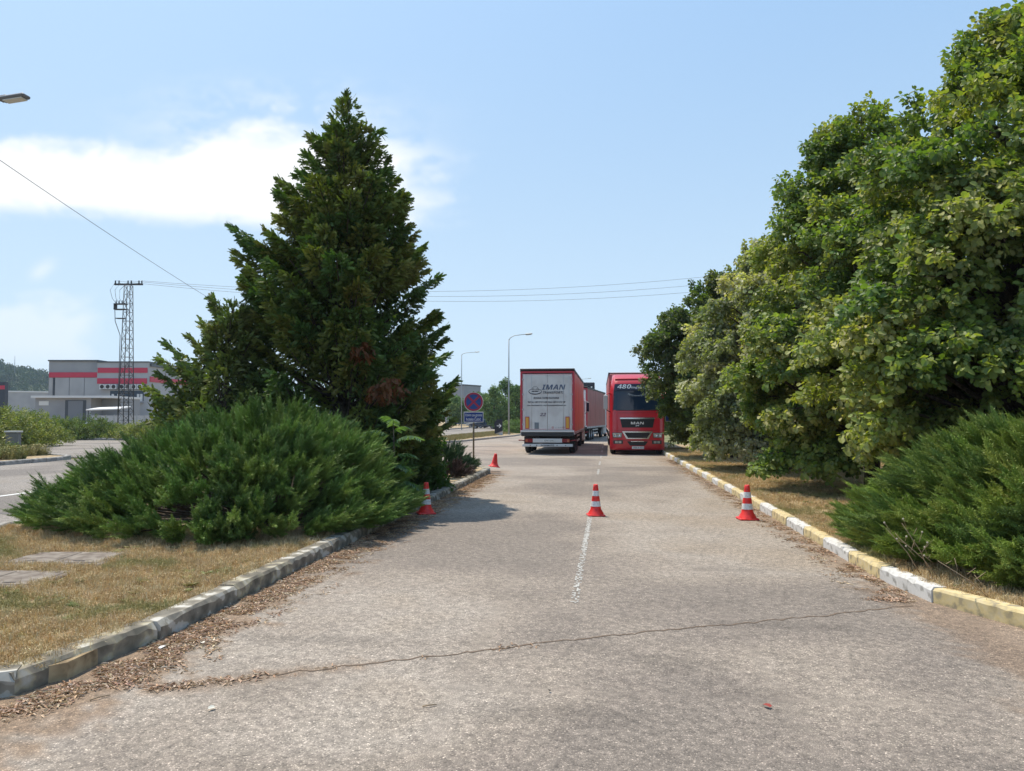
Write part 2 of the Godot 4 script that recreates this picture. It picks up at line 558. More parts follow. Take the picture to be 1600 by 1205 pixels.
func thuja(called: String, label: String, c: Vector3, prof: Array, H: float, lumps: int, per: int, mesh: Mesh, m: Material, tints: Array, bark: Material, seed_: int, size := 1.0, extra := []) -> Node3D:
	var o := thing(called, label, "thuja", c)
	var r := rng(seed_)
	var nz := noise(seed_, 0.5, 3)
	var tr := []
	var co := []
	var wood := MB.new()
	wood.smooth = true
	var radius := func(h: float) -> float:
		var u := h / H * (prof.size() - 1)
		var i := clampi(int(u), 0, prof.size() - 2)
		return lerpf(prof[i], prof[i + 1], u - i)
	var spots := []
	for k in lumps:
		var h := 0.0
		while true:
			h = r.randf_range(0.03, 1.0) * H
			if r.randf() < radius.call(h) / prof.max() + 0.16: break
		var a := r.randf_range(0, TAU)
		var R: float = radius.call(h) * (1.0 + 0.36 * nz.get_noise_3d(cos(a) * 1.9, h * 1.1, sin(a) * 1.9)) * (1.0 if k % 4 else r.randf_range(0.5, 0.8)) * (1.10 if k % 9 == 1 else 1.0)
		spots.append(Vector3(cos(a) * R, h, sin(a) * R))
	for e in extra: spots.append(e)
	for tip: Vector3 in spots:
		# a bough rising from the trunk; its outer part carries drooping sprays
		var flat := Vector3(tip.x, 0, tip.z)
		var R := flat.length()
		var out := flat.normalized() if R > 0.05 else Vector3.RIGHT
		var from := Vector3(0, maxf(0.15, tip.y - 0.3 - R * r.randf_range(0.35, 0.75)), 0)
		var mid := from.lerp(tip, 0.6) - Vector3(0, 0.10 + 0.05 * R, 0)
		var len := minf(from.distance_to(tip), r.randf_range(0.75, 1.15))
		var d0 := ((tip - mid).normalized() * Vector3(1, 0.6, 1) + Vector3.UP * 0.05).normalized()
		var side := d0.cross(Vector3.UP).normalized()
		wood.tube([from, mid, tip], [0.03, 0.018, 0.005], 5, false)
		var tone := pick(r, tints, 0.2)
		var n := int(per * clampf(len, 0.45, 1.1))
		for i in n:
			var t := pow(r.randf(), 0.75)
			var w := 0.36 * (1.0 - t * 0.8) + 0.05
			var sd := r.randf_range(-1, 1)
			var p := tip - d0 * len * (1.0 - t) + side * sd * w + Vector3(0, -absf(sd) * w * 0.45 + r.randf_range(-0.16, 0.08) * (1.1 - t), 0)
			p.y = maxf(0.06, p.y)
			var ax := d0 * (0.55 + 0.5 * t) + side * sd * 0.9 + Vector3(0, r.randf_range(-1.1, 0.2) * (1.2 - t * 0.4), 0) + rdir(r) * 0.35
			tr.append(Transform3D(along(ax, r.randf_range(0, TAU), r.randf_range(0.09, 0.18) * size), p))
			co.append(Color(tone.r, tone.g, tone.b) * r.randf_range(0.7, 1.3))
	many(o, "foliage", mesh, m, tr, co)
	var tk := MB.new()
	tk.smooth = true
	tk.tube([Vector3(0, -0.1, 0), Vector3(0.04, H * 0.3, 0.02), Vector3(-0.02, H * 0.7, 0), Vector3(0, H * 0.95, 0)], [0.19 * H / 8.0, 0.14 * H / 8.0, 0.07 * H / 8.0, 0.015], 8)
	part(o, "trunk", tk.done(), bark)
	part(o, "branches", wood.done(), bark)
	return o

func linden(label: String, c: Vector3, mid: Vector3, rad: Vector3, boughs: int, per: int, meshes: Array, m: Material, tints: Array, bark: Material, seed_: int, size := 0.3, skirt := 0.82, widest := 0.28) -> Node3D:
	var o := thing("linden_tree", label, "tree", c, 0.0, "linden trees along the right verge")
	var r := rng(seed_)
	var nz := noise(seed_, 0.9, 2)
	var tr := []
	var co := []
	var wood := MB.new()
	wood.smooth = true
	var top := mid.y + rad.y
	var trunk_at := func(h: float) -> Vector3: return Vector3(0.12 * sin(h * 0.8), h, 0.10 * cos(h * 0.7) - 0.1).lerp(Vector3(mid.x, h, mid.z), clampf(h / top, 0, 1) * 0.8)
	for k in boughs:
		var v := 0.0
		var w0 := 0.0
		while true:                                       # wide skirt near the ground, tapering to the top
			v = r.randf()
			w0 = lerpf(skirt, 1.0, smoothstep(0.0, widest, v)) if v < widest else pow(1.0 - pow((v - widest) / (1.0 - widest), 2.1), 0.75)
			if r.randf() < w0 + 0.1: break
		var a := r.randf_range(0, TAU)
		var d := Vector3(cos(a), v, sin(a))
		var R := w0 * (1.0 + 0.36 * nz.get_noise_3d(d.x * 1.9, v * 5.0, d.z * 1.9)) * (r.randf_range(0.84, 1.04) if k % 4 else r.randf_range(0.4, 0.8))
		var p0 := Vector3(mid.x + d.x * rad.x * R, lerpf(0.75, top, v), mid.z + d.z * rad.z * R)
		var up := smoothstep(0.55, 1.0, v)
		var out := (Vector3(d.x, 0.0, d.z).normalized() * (1.0 - 0.6 * up) + Vector3.UP * (0.8 * up - 0.12)).normalized()
		var side := out.cross(Vector3.UP).normalized()
		var L := r.randf_range(0.7, 1.25) * clampf(rad.x / 3.0, 0.8, 1.2)
		var tone := pick(r, tints, 0.14)
		var h0 := clampf(p0.y - Vector2(p0.x - mid.x, p0.z - mid.z).length() * 0.75, 0.9, top * 0.8)
		var from: Vector3 = trunk_at.call(h0)
		var start := p0 - out * L * 0.5
		wood.tube([from, from.lerp(start, 0.5) + Vector3(0, 0.12, 0), start, p0 + out * L * 0.4], [0.070, 0.046, 0.022, 0.006], 6, false)
		for i in per:
			var t := r.randf_range(-0.5, 0.5)
			var w := (0.55 - absf(t) * 0.5) * L * r.randf_range(-1, 1)
			var p := p0 + out * t * L + side * w + Vector3.UP * (r.randf_range(-0.22, 0.20) - 0.5 * (t + 0.5) * (t + 0.5) * L * 0.5)
			p.y = maxf(0.42, p.y)
			var ax := (out * 0.8 + side * signf(w) * 0.5 + Vector3(0, -0.25, 0) + rdir(r) * 0.5).normalized()
			tr.append(Transform3D(along(ax, r.randf_range(-0.6, 0.6), size * r.randf_range(0.8, 1.2)), p))
			co.append(Color(tone.r, tone.g, tone.b) * r.randf_range(0.82, 1.18))
	var half := [[], [], [], []]
	for i in tr.size():
		half[(i % 2) * 2].append(tr[i]); half[(i % 2) * 2 + 1].append(co[i])
	many(o, "crown", meshes[0], m, half[0], half[1])
	many(o, "crown", meshes[1], m, half[2], half[3])
	var tk := MB.new()
	tk.smooth = true
	var pts := []
	var rr := []
	for i in 9:
		pts.append(trunk_at.call(top * 0.9 * i / 8.0) + Vector3(0, -0.1 if i == 0 else 0.0, 0))
		rr.append(lerpf(0.17, 0.02, i / 8.0))
	tk.tube(pts, rr, 9)
	part(o, "trunk", tk.done(), bark)
	part(o, "branches", wood.done(), bark)
	return o

func shrub(called: String, label: String, category: String, c: Vector3, rad: Vector3, n: int, mesh: Mesh, m: Material, tints: Array, bark: Material, seed_: int, size: float, up := 0.3, group := "") -> Node3D:   # rounded or tall shrub of leafy twigs
	var o := thing(called, label, category, c, 0.0, group)
	var r := rng(seed_)
	var nz := noise(seed_, 0.9, 2)
	var tr := []
	var co := []
	var wood := MB.new()
	for i in n:
		var d := rdir(r)
		d.y = absf(d.y) * 1.1 - 0.1
		var R := (1.0 + 0.35 * nz.get_noise_3dv(d * 2.2)) * pow(r.randf(), 0.35)
		var p := d * rad * R
		p.y = maxf(0.05, p.y)
		var tone := pick(r, tints, 0.2)
		var ax := d + Vector3.UP * up + rdir(r) * 0.6
		tr.append(Transform3D(along(ax, r.randf_range(0, TAU), size * r.randf_range(0.75, 1.25)), p))
		co.append(tone)
		if i % 24 == 0:
			wood.tube([Vector3(p.x * 0.15, -0.05, p.z * 0.15), Vector3(p.x * 0.5, p.y * 0.6, p.z * 0.5), p], [0.02, 0.013, 0.005], 5, false)
	many(o, "foliage", mesh, m, tr, co)
	part(o, "stems", wood.done(), bark)
	return o

func ailanthus(label: String, c: Vector3, H: float, fronds: int, L: float, m: Material, stem_m: Material, tint: Color, seed_: int) -> Node3D:   # stem with long feathered leaves, each leaf a part
	var o := thing("tree_of_heaven_sapling", label, "sapling", c)
	var r := rng(seed_)
	part(o, "stem", tb([Vector3.ZERO, Vector3(0.03, H * 0.5, 0), Vector3(0, H, 0)], 0.018, 0.008, 6), stem_m)
	for f in fronds:
		var b := MB.new()
		var a := f * 2.4 + r.randf_range(-0.3, 0.3)
		var o2 := Vector3(cos(a), 0, sin(a))
		var sd := Vector3(-o2.z, 0, o2.x)
		var t := float(f) / fronds
		var lift := lerpf(0.25, 0.95, t)
		var len := L * r.randf_range(0.8, 1.1)
		var pos := func(u: float) -> Vector3: return o2 * u * len * cos(lift * 0.9) + Vector3.UP * (u * len * sin(lift) - 0.55 * u * u * len)
		b.color = Color(0.5, 0.6, 0.35) * tint
		b.tube([Vector3.ZERO, pos.call(0.5), pos.call(1.0)], [0.006, 0.004, 0.002], 4, false)
		for k in 11:
			var u := 0.18 + 0.8 * k / 11.0
			for s in [-1.0, 1.0]:
				b.color = tint * r.randf_range(0.8, 1.25)
				leaf(b, pos.call(u), sd * s + o2 * 0.45 + Vector3(0, -0.35, 0) + rdir(r) * 0.12, Vector3.UP + rdir(r) * 0.2, 0.19 * L * (1.15 - 0.5 * absf(u - 0.4)), 0.17)
		var q := part(o, "leaf", b.done(0.0, true), m, Vector3(0, lerpf(H * 0.35, H, t), 0))
	return o

func far_tree(label: String, c: Vector3, H: float, R: float, n: int, mesh: Mesh, m: Material, tints: Array, bark: Material, seed_: int, group: String) -> Node3D:
	var o := thing("roadside_tree", label, "tree", c, 0.0, group)
	var r := rng(seed_)
	var tr := []
	var co := []
	for i in n:
		var d := rdir(r)
		var y := 0.5 + 0.5 * d.y
		var w := sin(PI * clampf(0.12 + 0.82 * y, 0, 1)) * (1.0 - 0.35 * y)
		var p := Vector3(d.x * R * w, H * (0.18 + 0.80 * y), d.z * R * w) * Vector3(1, 1, 1) + rdir(r) * R * 0.18
		tr.append(Transform3D(Basis.from_euler(Vector3(r.randf() * TAU, r.randf() * TAU, 0)) * Basis.from_scale(Vector3.ONE * R * r.randf_range(0.22, 0.38)), p))
		co.append(pick(r, tints, 0.18))
	many(o, "crown", mesh, m, tr, co)
	part(o, "trunk", tb([Vector3(0, -0.1, 0), Vector3(0, H * 0.5, 0), Vector3(0, H * 0.85, 0)], R * 0.09, R * 0.02, 6), bark)
	return o

# ---------------------------------------------------------------- vehicles
func put(parent: Node, called: String, mesh: Mesh, m: Material, xf: Transform3D) -> MeshInstance3D:
	var o := part(parent, called, mesh, m)
	o.transform = xf
	return o

func text(parent: Node, words: String, cap: float, width: float, m: Material, xf: Transform3D, slant := 0.0, bold := false, called := "lettering") -> MeshInstance3D:
	var t := TextMesh.new()
	var f := SystemFont.new()
	f.font_names = PackedStringArray(["Droid Sans"])
	f.font_weight = 700 if bold else 400
	t.font = f
	t.text = words
	t.font_size = 48
	t.pixel_size = 0.01
	t.depth = 0.3
	t.curve_step = 4.0
	var box := t.get_aabb().size
	var sy := cap / maxf(0.01, box.y)
	var sx := width / maxf(0.01, box.x)
	var b := Basis(Vector3(sx, 0, 0), Vector3(slant * sy, sy, 0), Vector3(0, 0, 0.02))
	return put(parent, called, t, m, xf * Transform3D(b, Vector3.ZERO))

func T(x: float, y: float, z: float) -> Transform3D:
	return Transform3D(Basis.IDENTITY, Vector3(x, y, z))

func wheel_meshes() -> Array:
	var ty := MB.new()
	ty.smooth = true
	ty.lathe([Vector2(0.29, -0.13), Vector2(0.44, -0.14), Vector2(0.495, -0.10), Vector2(0.505, 0.0), Vector2(0.495, 0.10), Vector2(0.44, 0.14), Vector2(0.29, 0.13), Vector2(0.29, -0.13)], 28)
	var ri := MB.new()
	ri.smooth = true
	ri.lathe([Vector2(0.0, 0.06), Vector2(0.11, 0.09), Vector2(0.13, 0.04), Vector2(0.24, -0.02), Vector2(0.27, 0.10), Vector2(0.30, 0.12), Vector2(0.295, -0.12), Vector2(0.0, -0.12)], 24)
	return [ty.done(), ri.done()]

func wheel(parent: Node, xf: Transform3D, x: float, z: float) -> void:
	var b := Basis(Vector3(0, 0, 1), -PI / 2 if x > 0 else PI / 2)
	var t := put(parent, "wheel", M.wheel[0], M.tyre, xf * Transform3D(b, Vector3(x, 0.5, z)))
	put(t, "rim", M.wheel[1], M.rim, Transform3D.IDENTITY)

var M := {}

func trailer(o: Node3D, xf: Transform3D, body: Material, frame: Material, door: Material, length: float, name_plate: bool) -> void:   # rear face at z 0 towards +Z
	var W := 1.25
	# body shell: curtains with soft vertical waves, front wall, roof
	for s in [-1.0, 1.0]:
		var b := MB.new()
		b.smooth = true
		var n := 110
		for i in n:
			for k in 4:
				var q := []
				for e in [[i, k], [i + 1, k], [i + 1, k + 1], [i, k + 1]]:
					var z: float = -0.12 - (length - 0.24) * e[0] / n
					var y: float = 1.02 + 2.82 * e[1] / 4.0
					q.append(Vector3(s * (W + 0.012 * sin(z * 5.2) * (0.4 + 0.6 * e[1] / 4.0) + 0.01 * sin(z * 1.7)), y, z))
				if s > 0: b.quad(q[0], q[1], q[2], q[3])
				else: b.quad(q[1], q[0], q[3], q[2])
		put(o, "curtain_side", b.done(), body, xf)
		var top := MB.new()
		top.bbox(Vector3(s * 1.255, 3.90, -length * 0.5), Vector3(0.05, 0.12, length - 0.02), 0.01)
		put(o, "roof_rail", top.done(), M.black, xf)
		var rail := MB.new()
		rail.bbox(Vector3(s * 1.245, 0.98, -length * 0.5), Vector3(0.05, 0.13, length - 0.05), 0.01)
		put(o, "side_rail", rail.done(), M.grey_paint, xf)
		for i in 12:
			put(o, "curtain_strap", bx(Vector3(0.012, 0.22, 0.05)), M.black, xf * T(s * 1.275, 0.93, -0.8 - i * (length - 1.6) / 11.0))
		var guard := MB.new()
		for y in [0.52, 0.78]: guard.box(Vector3(s * 1.2, y, -length * 0.5 + 1.1), Vector3(0.03, 0.1, 3.6))
		put(o, "side_guard", guard.done(), M.grey_paint, xf)
		put(o, "landing_leg", bx(Vector3(0.12, 0.95, 0.14), 0.01), M.chassis, xf * T(s * 0.8, 0.62, -length + 2.9))
	put(o, "roof", bx(Vector3(2.46, 0.04, length - 0.1), 0.01), M.roof_cover, xf * T(0, 3.94, -length * 0.5))
	put(o, "front_wall", bx(Vector3(2.48, 2.85, 0.06), 0.02), body, xf * T(0, 2.45, -length + 0.03))
	put(o, "floor", bx(Vector3(2.44, 0.14, length - 0.2)), M.chassis, xf * T(0, 1.04, -length * 0.5))
	var ch := MB.new()
	for s in [-0.5, 0.5]: ch.box(Vector3(s, 0.78, -length * 0.5), Vector3(0.12, 0.34, length - 0.6))
	for z in [1.2, 2.5, 3.8, 6.0, 9.0, 12.0]: ch.box(Vector3(0, 0.80, -z), Vector3(1.9, 0.1, 0.1))
	for z in [1.9, 3.2, 4.5]: ch.box(Vector3(0, 0.5, -z), Vector3(2.0, 0.13, 0.13))
	put(o, "chassis", ch.done(), M.chassis, xf)
	for s in [-1.0, 1.0]:
		for z in [1.9, 3.2, 4.5]:
			wheel(o, xf, s * 1.07, -z)
		put(o, "mudguard", bx(Vector3(0.36, 0.03, 4.0)), M.black, xf * T(s * 1.06, 1.03 - 0.09, -3.2))
		put(o, "mud_flap", bx(Vector3(0.40, 0.5, 0.015)), M.black, xf * T(s * 1.02, 0.55, -1.25))
	# rear end
	for s in [-1.0, 1.0]:
		put(o, "corner_post", bx(Vector3(0.10, 2.85, 0.12), 0.015), frame, xf * T(s * 1.22, 2.45, -0.06))
		var dr := MB.new()
		dr.bbox(Vector3(0, 0, 0), Vector3(1.155, 2.62, 0.05), 0.012)
		var d := put(o, "rear_door", dr.done(), door, xf * T(s * 0.583, 2.44, -0.035))
		for i in 7: put(d, "door_rib", bx(Vector3(0.012, 2.5, 0.008)), door, T(-0.50 + i * 0.165, 0, 0.027))
		var tape := MB.new()
		tape.box(Vector3(s * 0.555, 0, 0.028), Vector3(0.03, 2.56, 0.005)); tape.box(Vector3(0, 1.285, 0.028), Vector3(1.10, 0.03, 0.005)); tape.box(Vector3(0, -1.27, 0.028), Vector3(1.10, 0.035, 0.005))
		put(d, "reflective_tape", tape.done(), M.pink_tape, Transform3D.IDENTITY)
		for x in [0.16, 0.42]:
			put(d, "lock_rod", tb([Vector3(s * x, -1.3, 0.045), Vector3(s * x, 1.3, 0.045)], 0.008), M.door_rod, Transform3D.IDENTITY)
		var hg := MB.new()
		for y in [-1.05, -0.35, 0.35, 1.05]: hg.box(Vector3(s * 0.56, y, 0.035), Vector3(0.08, 0.06, 0.02))
		put(d, "hinge", hg.done(), M.grey_paint, Transform3D.IDENTITY)
		var mk := put(o, "marker_board", bx(Vector3(0.19, 0.56, 0.015)), M.red_mark, xf * T(s * 0.94, 1.47, 0.02))
		put(mk, "marker_face", bx(Vector3(0.135, 0.50, 0.006)), M.yellow_mark, T(0, 0, 0.010))
		var tl := put(o, "tail_light", bx(Vector3(0.36, 0.17, 0.07), 0.015), M.red_lens, xf * T(s * 0.86, 0.64, -0.02))
		put(tl, "lens", bx(Vector3(0.10, 0.12, 0.01)), M.amber_lens, T(s * 0.11, 0, 0.038))
		put(o, "side_lamp", tb([Vector3(s * 1.0, 0.62, -0.05), Vector3(s * 1.22, 0.66, 0.05), Vector3(s * 1.34, 0.66, 0.07)], 0.022, 0.03), M.red_lens, xf)
	put(o, "top_bar", bx(Vector3(2.56, 0.10, 0.16), 0.02), M.black, xf * T(0, 3.95, -0.07))
	put(o, "door_header", bx(Vector3(2.36, 0.09, 0.10), 0.01), frame, xf * T(0, 3.83, -0.03))
	put(o, "door_sill", bx(Vector3(2.50, 0.09, 0.14), 0.01), M.white_paint, xf * T(0, 1.075, -0.04))
	put(o, "buffer_beam", bx(Vector3(2.44, 0.16, 0.20), 0.02), M.chassis, xf * T(0, 0.92, -0.06))
	put(o, "light_bar", bx(Vector3(1.40, 0.19, 0.06), 0.01), M.white_paint, xf * T(0.0, 0.64, -0.03))
	var bump := put(o, "underrun_bumper", bx(Vector3(2.36, 0.13, 0.10), 0.015), M.white_paint, xf * T(0, 0.42, -0.03))
	for x in [-0.8, -0.5, 0.45, 0.85]: put(bump, "bolt", bx(Vector3(0.035, 0.05, 0.02)), M.black, T(x, 0, 0.05))
	for s in [-0.45, 0.45]: put(o, "bumper_arm", bx(Vector3(0.08, 0.5, 0.08)), M.chassis, xf * T(s, 0.66, -0.16))
	var pl := put(o, "number_plate", bx(Vector3(0.52, 0.12, 0.012)), M.plate, xf * T(0.05, 0.64, 0.008))
	text(pl, "A74-T-018", 0.075, 0.43, M.ink, T(0.02, 0, 0.009))
	if name_plate: text(bump, "SCHMITZ", 0.07, 0.62, M.ink, T(0.0, 0.0, 0.056), 0.0, true)

func cab_front(x: float, h: float) -> float:
	var prof := [[0.22, -0.07], [0.34, 0.0], [1.15, 0.0], [2.02, -0.05], [2.95, -0.20], [3.28, -0.27], [3.55, -0.50], [3.74, -0.95]]
	var z := -0.95
	for i in prof.size() - 1:
		if h <= prof[i + 1][0]:
			z = lerpf(prof[i][1], prof[i + 1][1], clampf((h - prof[i][0]) / (prof[i + 1][0] - prof[i][0]), 0, 1))
			break
	var e := clampf((absf(x) - 0.93) / 0.315, 0.0, 0.98)
	return z - 0.05 * x * x - 0.30 * (1.0 - sqrt(1.0 - e * e))

func cab_patch(h0: float, h1: float, w0: float, w1: float, off: float, cx := 0.0, thick := 0.02) -> ArrayMesh:
	var b := MB.new()
	var nx := 14
	var ny := 4
	var p := func(i: int, j: int, o: float) -> Vector3:
		var v := float(j) / ny
		var h := lerpf(h0, h1, v)
		var x := cx + lerpf(w0, w1, v) * (2.0 * i / nx - 1.0)
		return Vector3(x, h, cab_front(x, h) + o)
	for j in ny:
		for i in nx:
			b.quad(p.call(i, j, off), p.call(i + 1, j, off), p.call(i + 1, j + 1, off), p.call(i, j + 1, off))
	for i in nx:
		b.quad(p.call(i + 1, 0, off), p.call(i, 0, off), p.call(i, 0, off - thick), p.call(i + 1, 0, off - thick))
		b.quad(p.call(i, ny, off), p.call(i + 1, ny, off), p.call(i + 1, ny, off - thick), p.call(i, ny, off - thick))
	for j in ny:
		b.quad(p.call(0, j, off), p.call(0, j + 1, off), p.call(0, j + 1, off - thick), p.call(0, j, off - thick))
		b.quad(p.call(nx, j + 1, off), p.call(nx, j, off), p.call(nx, j, off - thick), p.call(nx, j + 1, off - thick))
	return b.done()

func tractor(o: Node3D, xf: Transform3D, paint: Material, lettered: bool) -> void:   # front at z 0 towards +Z
	var b := MB.new()
	b.smooth = true
	var hs := [0.22, 0.34, 0.7, 1.15, 1.6, 2.02, 2.5, 2.95, 3.28, 3.42, 3.55, 3.65, 3.74]
	var n := 28
	var ring := func(h: float) -> Array:
		var w := 1.245 if h < 2.9 else lerpf(1.245, 1.10, clampf((h - 2.9) / 0.84, 0, 1))
		var a := [Vector3(-w, h, -2.25)]
		for i in n + 1:
			var x := 1.245 * (2.0 * i / n - 1.0)
			a.append(Vector3(x / 1.245 * w, h, cab_front(x, h)))
		a.append(Vector3(w, h, -2.25))
		return a
	for k in hs.size() - 1:
		var r0: Array = ring.call(hs[k])
		var r1: Array = ring.call(hs[k + 1])
		for i in r0.size():
			var e := (i + 1) % r0.size()
			b.quad(r0[i], r0[e], r1[e], r1[i])
	var tp: Array = ring.call(3.74)
	var bt: Array = ring.call(0.22)
	for i in range(1, tp.size() - 1):
		b.tri(tp[0], tp[i], tp[i + 1]); b.tri(bt[0], bt[i + 1], bt[i])
	var body := put(o, "cab", b.done(), paint, xf)
	# windscreen, visor and what shows on the glass
	var ws := put(body, "windscreen", cab_patch(2.06, 2.96, 1.09, 1.04, 0.012), M.glass, Transform3D.IDENTITY)
	put(body, "windscreen_seal", cab_patch(2.03, 2.99, 1.12, 1.07, 0.004), M.black, Transform3D.IDENTITY)
	put(body, "sun_visor", cab_patch(2.965, 3.27, 1.06, 1.02, 0.06, 0.0, 0.03), M.visor if lettered else M.black, Transform3D.IDENTITY)
	put(body, "roof_spoiler", cab_patch(3.52, 3.70, 1.02, 0.98, 0.05, 0.0, 0.06), paint, Transform3D.IDENTITY)
	# grilles
	put(body, "upper_grille", cab_patch(1.25, 1.64, 0.70, 0.78, 0.012), M.grille, Transform3D.IDENTITY)
	put(body, "chrome_bar", cab_patch(1.645, 1.71, 0.79, 0.79, 0.03), M.chrome, Transform3D.IDENTITY)
	put(body, "lower_grille_frame", cab_patch(0.73, 1.08, 0.50, 0.70, 0.022), M.chrome, Transform3D.IDENTITY)
	var lg := put(body, "lower_grille", cab_patch(0.775, 1.02, 0.43, 0.585, 0.032), M.grille, Transform3D.IDENTITY)
	for y in [0.84, 0.90, 0.96]: put(body, "grille_slat", cab_patch(y, y + 0.012, 0.44, 0.50, 0.042), M.black, Transform3D.IDENTITY)
	for y in [1.32, 1.39, 1.53, 1.59]: put(body, "grille_slat", cab_patch(y, y + 0.012, 0.68, 0.72, 0.022), M.black, Transform3D.IDENTITY)
	put(body, "air_intake", cab_patch(0.42, 0.62, 0.34, 0.48, 0.012), M.grille, Transform3D.IDENTITY)
	put(body, "intake_bar", cab_patch(0.60, 0.63, 0.30, 0.30, 0.03), M.chrome, Transform3D.IDENTITY)
	put(body, "bumper_seam", cab_patch(0.66, 0.672, 1.18, 1.18, 0.004), M.black, Transform3D.IDENTITY)
	put(body, "panel_seam", cab_patch(1.12, 1.13, 1.20, 1.20, 0.004), M.black, Transform3D.IDENTITY)
	put(body, "panel_seam", cab_patch(1.92, 1.93, 1.20, 1.20, 0.004), M.black, Transform3D.IDENTITY)
	for s in [-1.0, 1.0]:
		put(body, "headlight_housing", cab_patch(0.78, 1.02, 0.20, 0.23, 0.006, s * 0.92), M.black, Transform3D.IDENTITY)
		var hl := put(body, "headlight", cab_patch(0.80, 1.0, 0.18, 0.21, 0.014, s * 0.92), M.lamp_glass, Transform3D.IDENTITY)
		for x in [0.84, 1.0]:
			var rf := MB.new()
			rf.smooth = true
			rf.lathe([Vector2(0.0, 0.0), Vector2(0.05, 0.004), Vector2(0.062, 0.02)], 16, Vector3(s * x, 0.90, cab_front(x, 0.9) + 0.016), Basis(Vector3.RIGHT, PI / 2))
			put(hl, "reflector", rf.done(), M.chrome, Transform3D.IDENTITY)
		put(body, "fog_light_housing", cab_patch(0.50, 0.66, 0.22, 0.22, 0.006, s * 0.88), M.black, Transform3D.IDENTITY)
		put(body, "fog_light", cab_patch(0.53, 0.635, 0.065, 0.065, 0.016, s * 0.80), M.lamp_glass, Transform3D.IDENTITY)
		put(body, "fog_light", cab_patch(0.53, 0.635, 0.065, 0.065, 0.016, s * 0.96), M.lamp_glass, Transform3D.IDENTITY)
		# mirrors on their arms, side window, door handle, steps
		var mi := put(o, "mirror", bx(Vector3(0.20, 0.68, 0.12), 0.03), M.mirror_shell, xf * T(s * 1.44, 2.42, -0.10))
		put(mi, "mirror_arm", tb([Vector3(-s * 0.03, 0.36, 0), Vector3(-s * 0.15, 0.42, -0.12), Vector3(-s * 0.28, 0.38, -0.3)], 0.022), paint, Transform3D.IDENTITY)
		put(mi, "mirror_arm", tb([Vector3(-s * 0.03, -0.34, 0), Vector3(-s * 0.15, -0.42, -0.10), Vector3(-s * 0.26, -0.46, -0.3)], 0.02), M.black, Transform3D.IDENTITY)
		put(mi, "mirror_glass", bx(Vector3(0.17, 0.60, 0.006)), M.glass, T(0, 0, -0.063))
		put(body, "side_window", bx(Vector3(0.012, 0.75, 0.95), 0.005), M.glass, T(s * 1.247, 2.45, -1.0))
		put(body, "door_handle", bx(Vector3(0.03, 0.05, 0.22), 0.01), M.black, T(s * 1.25, 1.75, -1.35))
		put(body, "wheel_arch", tb([Vector3(s * 1.20, 0.45, -0.75), Vector3(s * 1.20, 0.95, -0.92), Vector3(s * 1.20, 1.14, -1.42), Vector3(s * 1.20, 0.95, -1.92), Vector3(s * 1.20, 0.45, -2.08)], 0.07), M.black, Transform3D.IDENTITY)
		wheel(o, xf, s * 1.09, -1.42)
		wheel(o, xf, s * 1.05, -5.05)
		put(o, "fuel_tank", bx(Vector3(0.5, 0.6, 1.3), 0.06), M.grey_paint, xf * T(s * 0.95, 0.62, -3.2))
		put(o, "side_fairing", bx(Vector3(0.05, 2.3, 0.55), 0.02), paint, xf * T(s * 1.18, 2.35, -2.55))
	for s in [-1.0, 0.25]:
		put(ws, "wiper", tb([Vector3(s * 0.55 + 0.3, 2.05, cab_front(0.5, 2.05) + 0.03), Vector3(s * 0.55 + 0.85, 2.10, cab_front(0.8, 2.10) + 0.04)], 0.012), M.black, Transform3D.IDENTITY)
	var ch := MB.new()
	for s in [-0.42, 0.42]: ch.box(Vector3(s, 0.78, -3.3), Vector3(0.1, 0.28, 5.2))
	ch.box(Vector3(0, 1.0, -4.6), Vector3(0.9, 0.12, 0.9)); ch.box(Vector3(0, 0.5, -1.42), Vector3(2.0, 0.12, 0.14)); ch.box(Vector3(0, 0.5, -5.05), Vector3(2.0, 0.2, 0.2))
	put(o, "chassis", ch.done(), M.chassis, xf)
	if lettered:
		text(body, "MAN", 0.115, 0.58, M.chrome_text, T(0, 1.455, cab_front(0.0, 1.455) + 0.03), 0.0, true, "badge")
		var em := MB.new()
		em.tube([Vector3(-0.09, 1.315, 0.02), Vector3(-0.05, 1.345, 0.02), Vector3(0.0, 1.335, 0.02), Vector3(0.05, 1.36, 0.02), Vector3(0.085, 1.345, 0.02)], [0.006, 0.014, 0.013, 0.016, 0.006], 6)
		em.tube([Vector3(0.05, 1.35, 0.02), Vector3(0.06, 1.30, 0.02)], [0.008, 0.005], 5)
		em.tube([Vector3(-0.04, 1.335, 0.02), Vector3(-0.06, 1.295, 0.02)], [0.008, 0.005], 5)
		put(body, "emblem", em.done(), M.chrome_text, Transform3D.IDENTITY)
		var zz := cab_front(0.0, 3.12) + 0.078
		var tilt := Basis(Vector3.RIGHT, -0.21)
		text(body, "480", 0.20, 0.62, M.white_ink, Transform3D(tilt, Vector3(-0.58, 3.145, zz - 0.010)), 0.25, true)
		text(body, "King", 0.12, 0.26, M.white_ink, Transform3D(tilt, Vector3(-0.13, 3.10, zz + 0.002)), 0.1, true)
		text(body, "MM", 0.14, 0.36, M.white_ink, Transform3D(tilt, Vector3(0.22, 3.115, zz)), 0.0, true)
		text(body, "prevoz", 0.075, 0.38, M.white_ink, Transform3D(tilt, Vector3(0.66, 3.08, zz - 0.026)), 0.0, true)
		text(body, "~", 0.03, 0.14, M.white_ink, Transform3D(tilt, Vector3(0.62, 3.16, zz - 0.022)), 0.0, true)
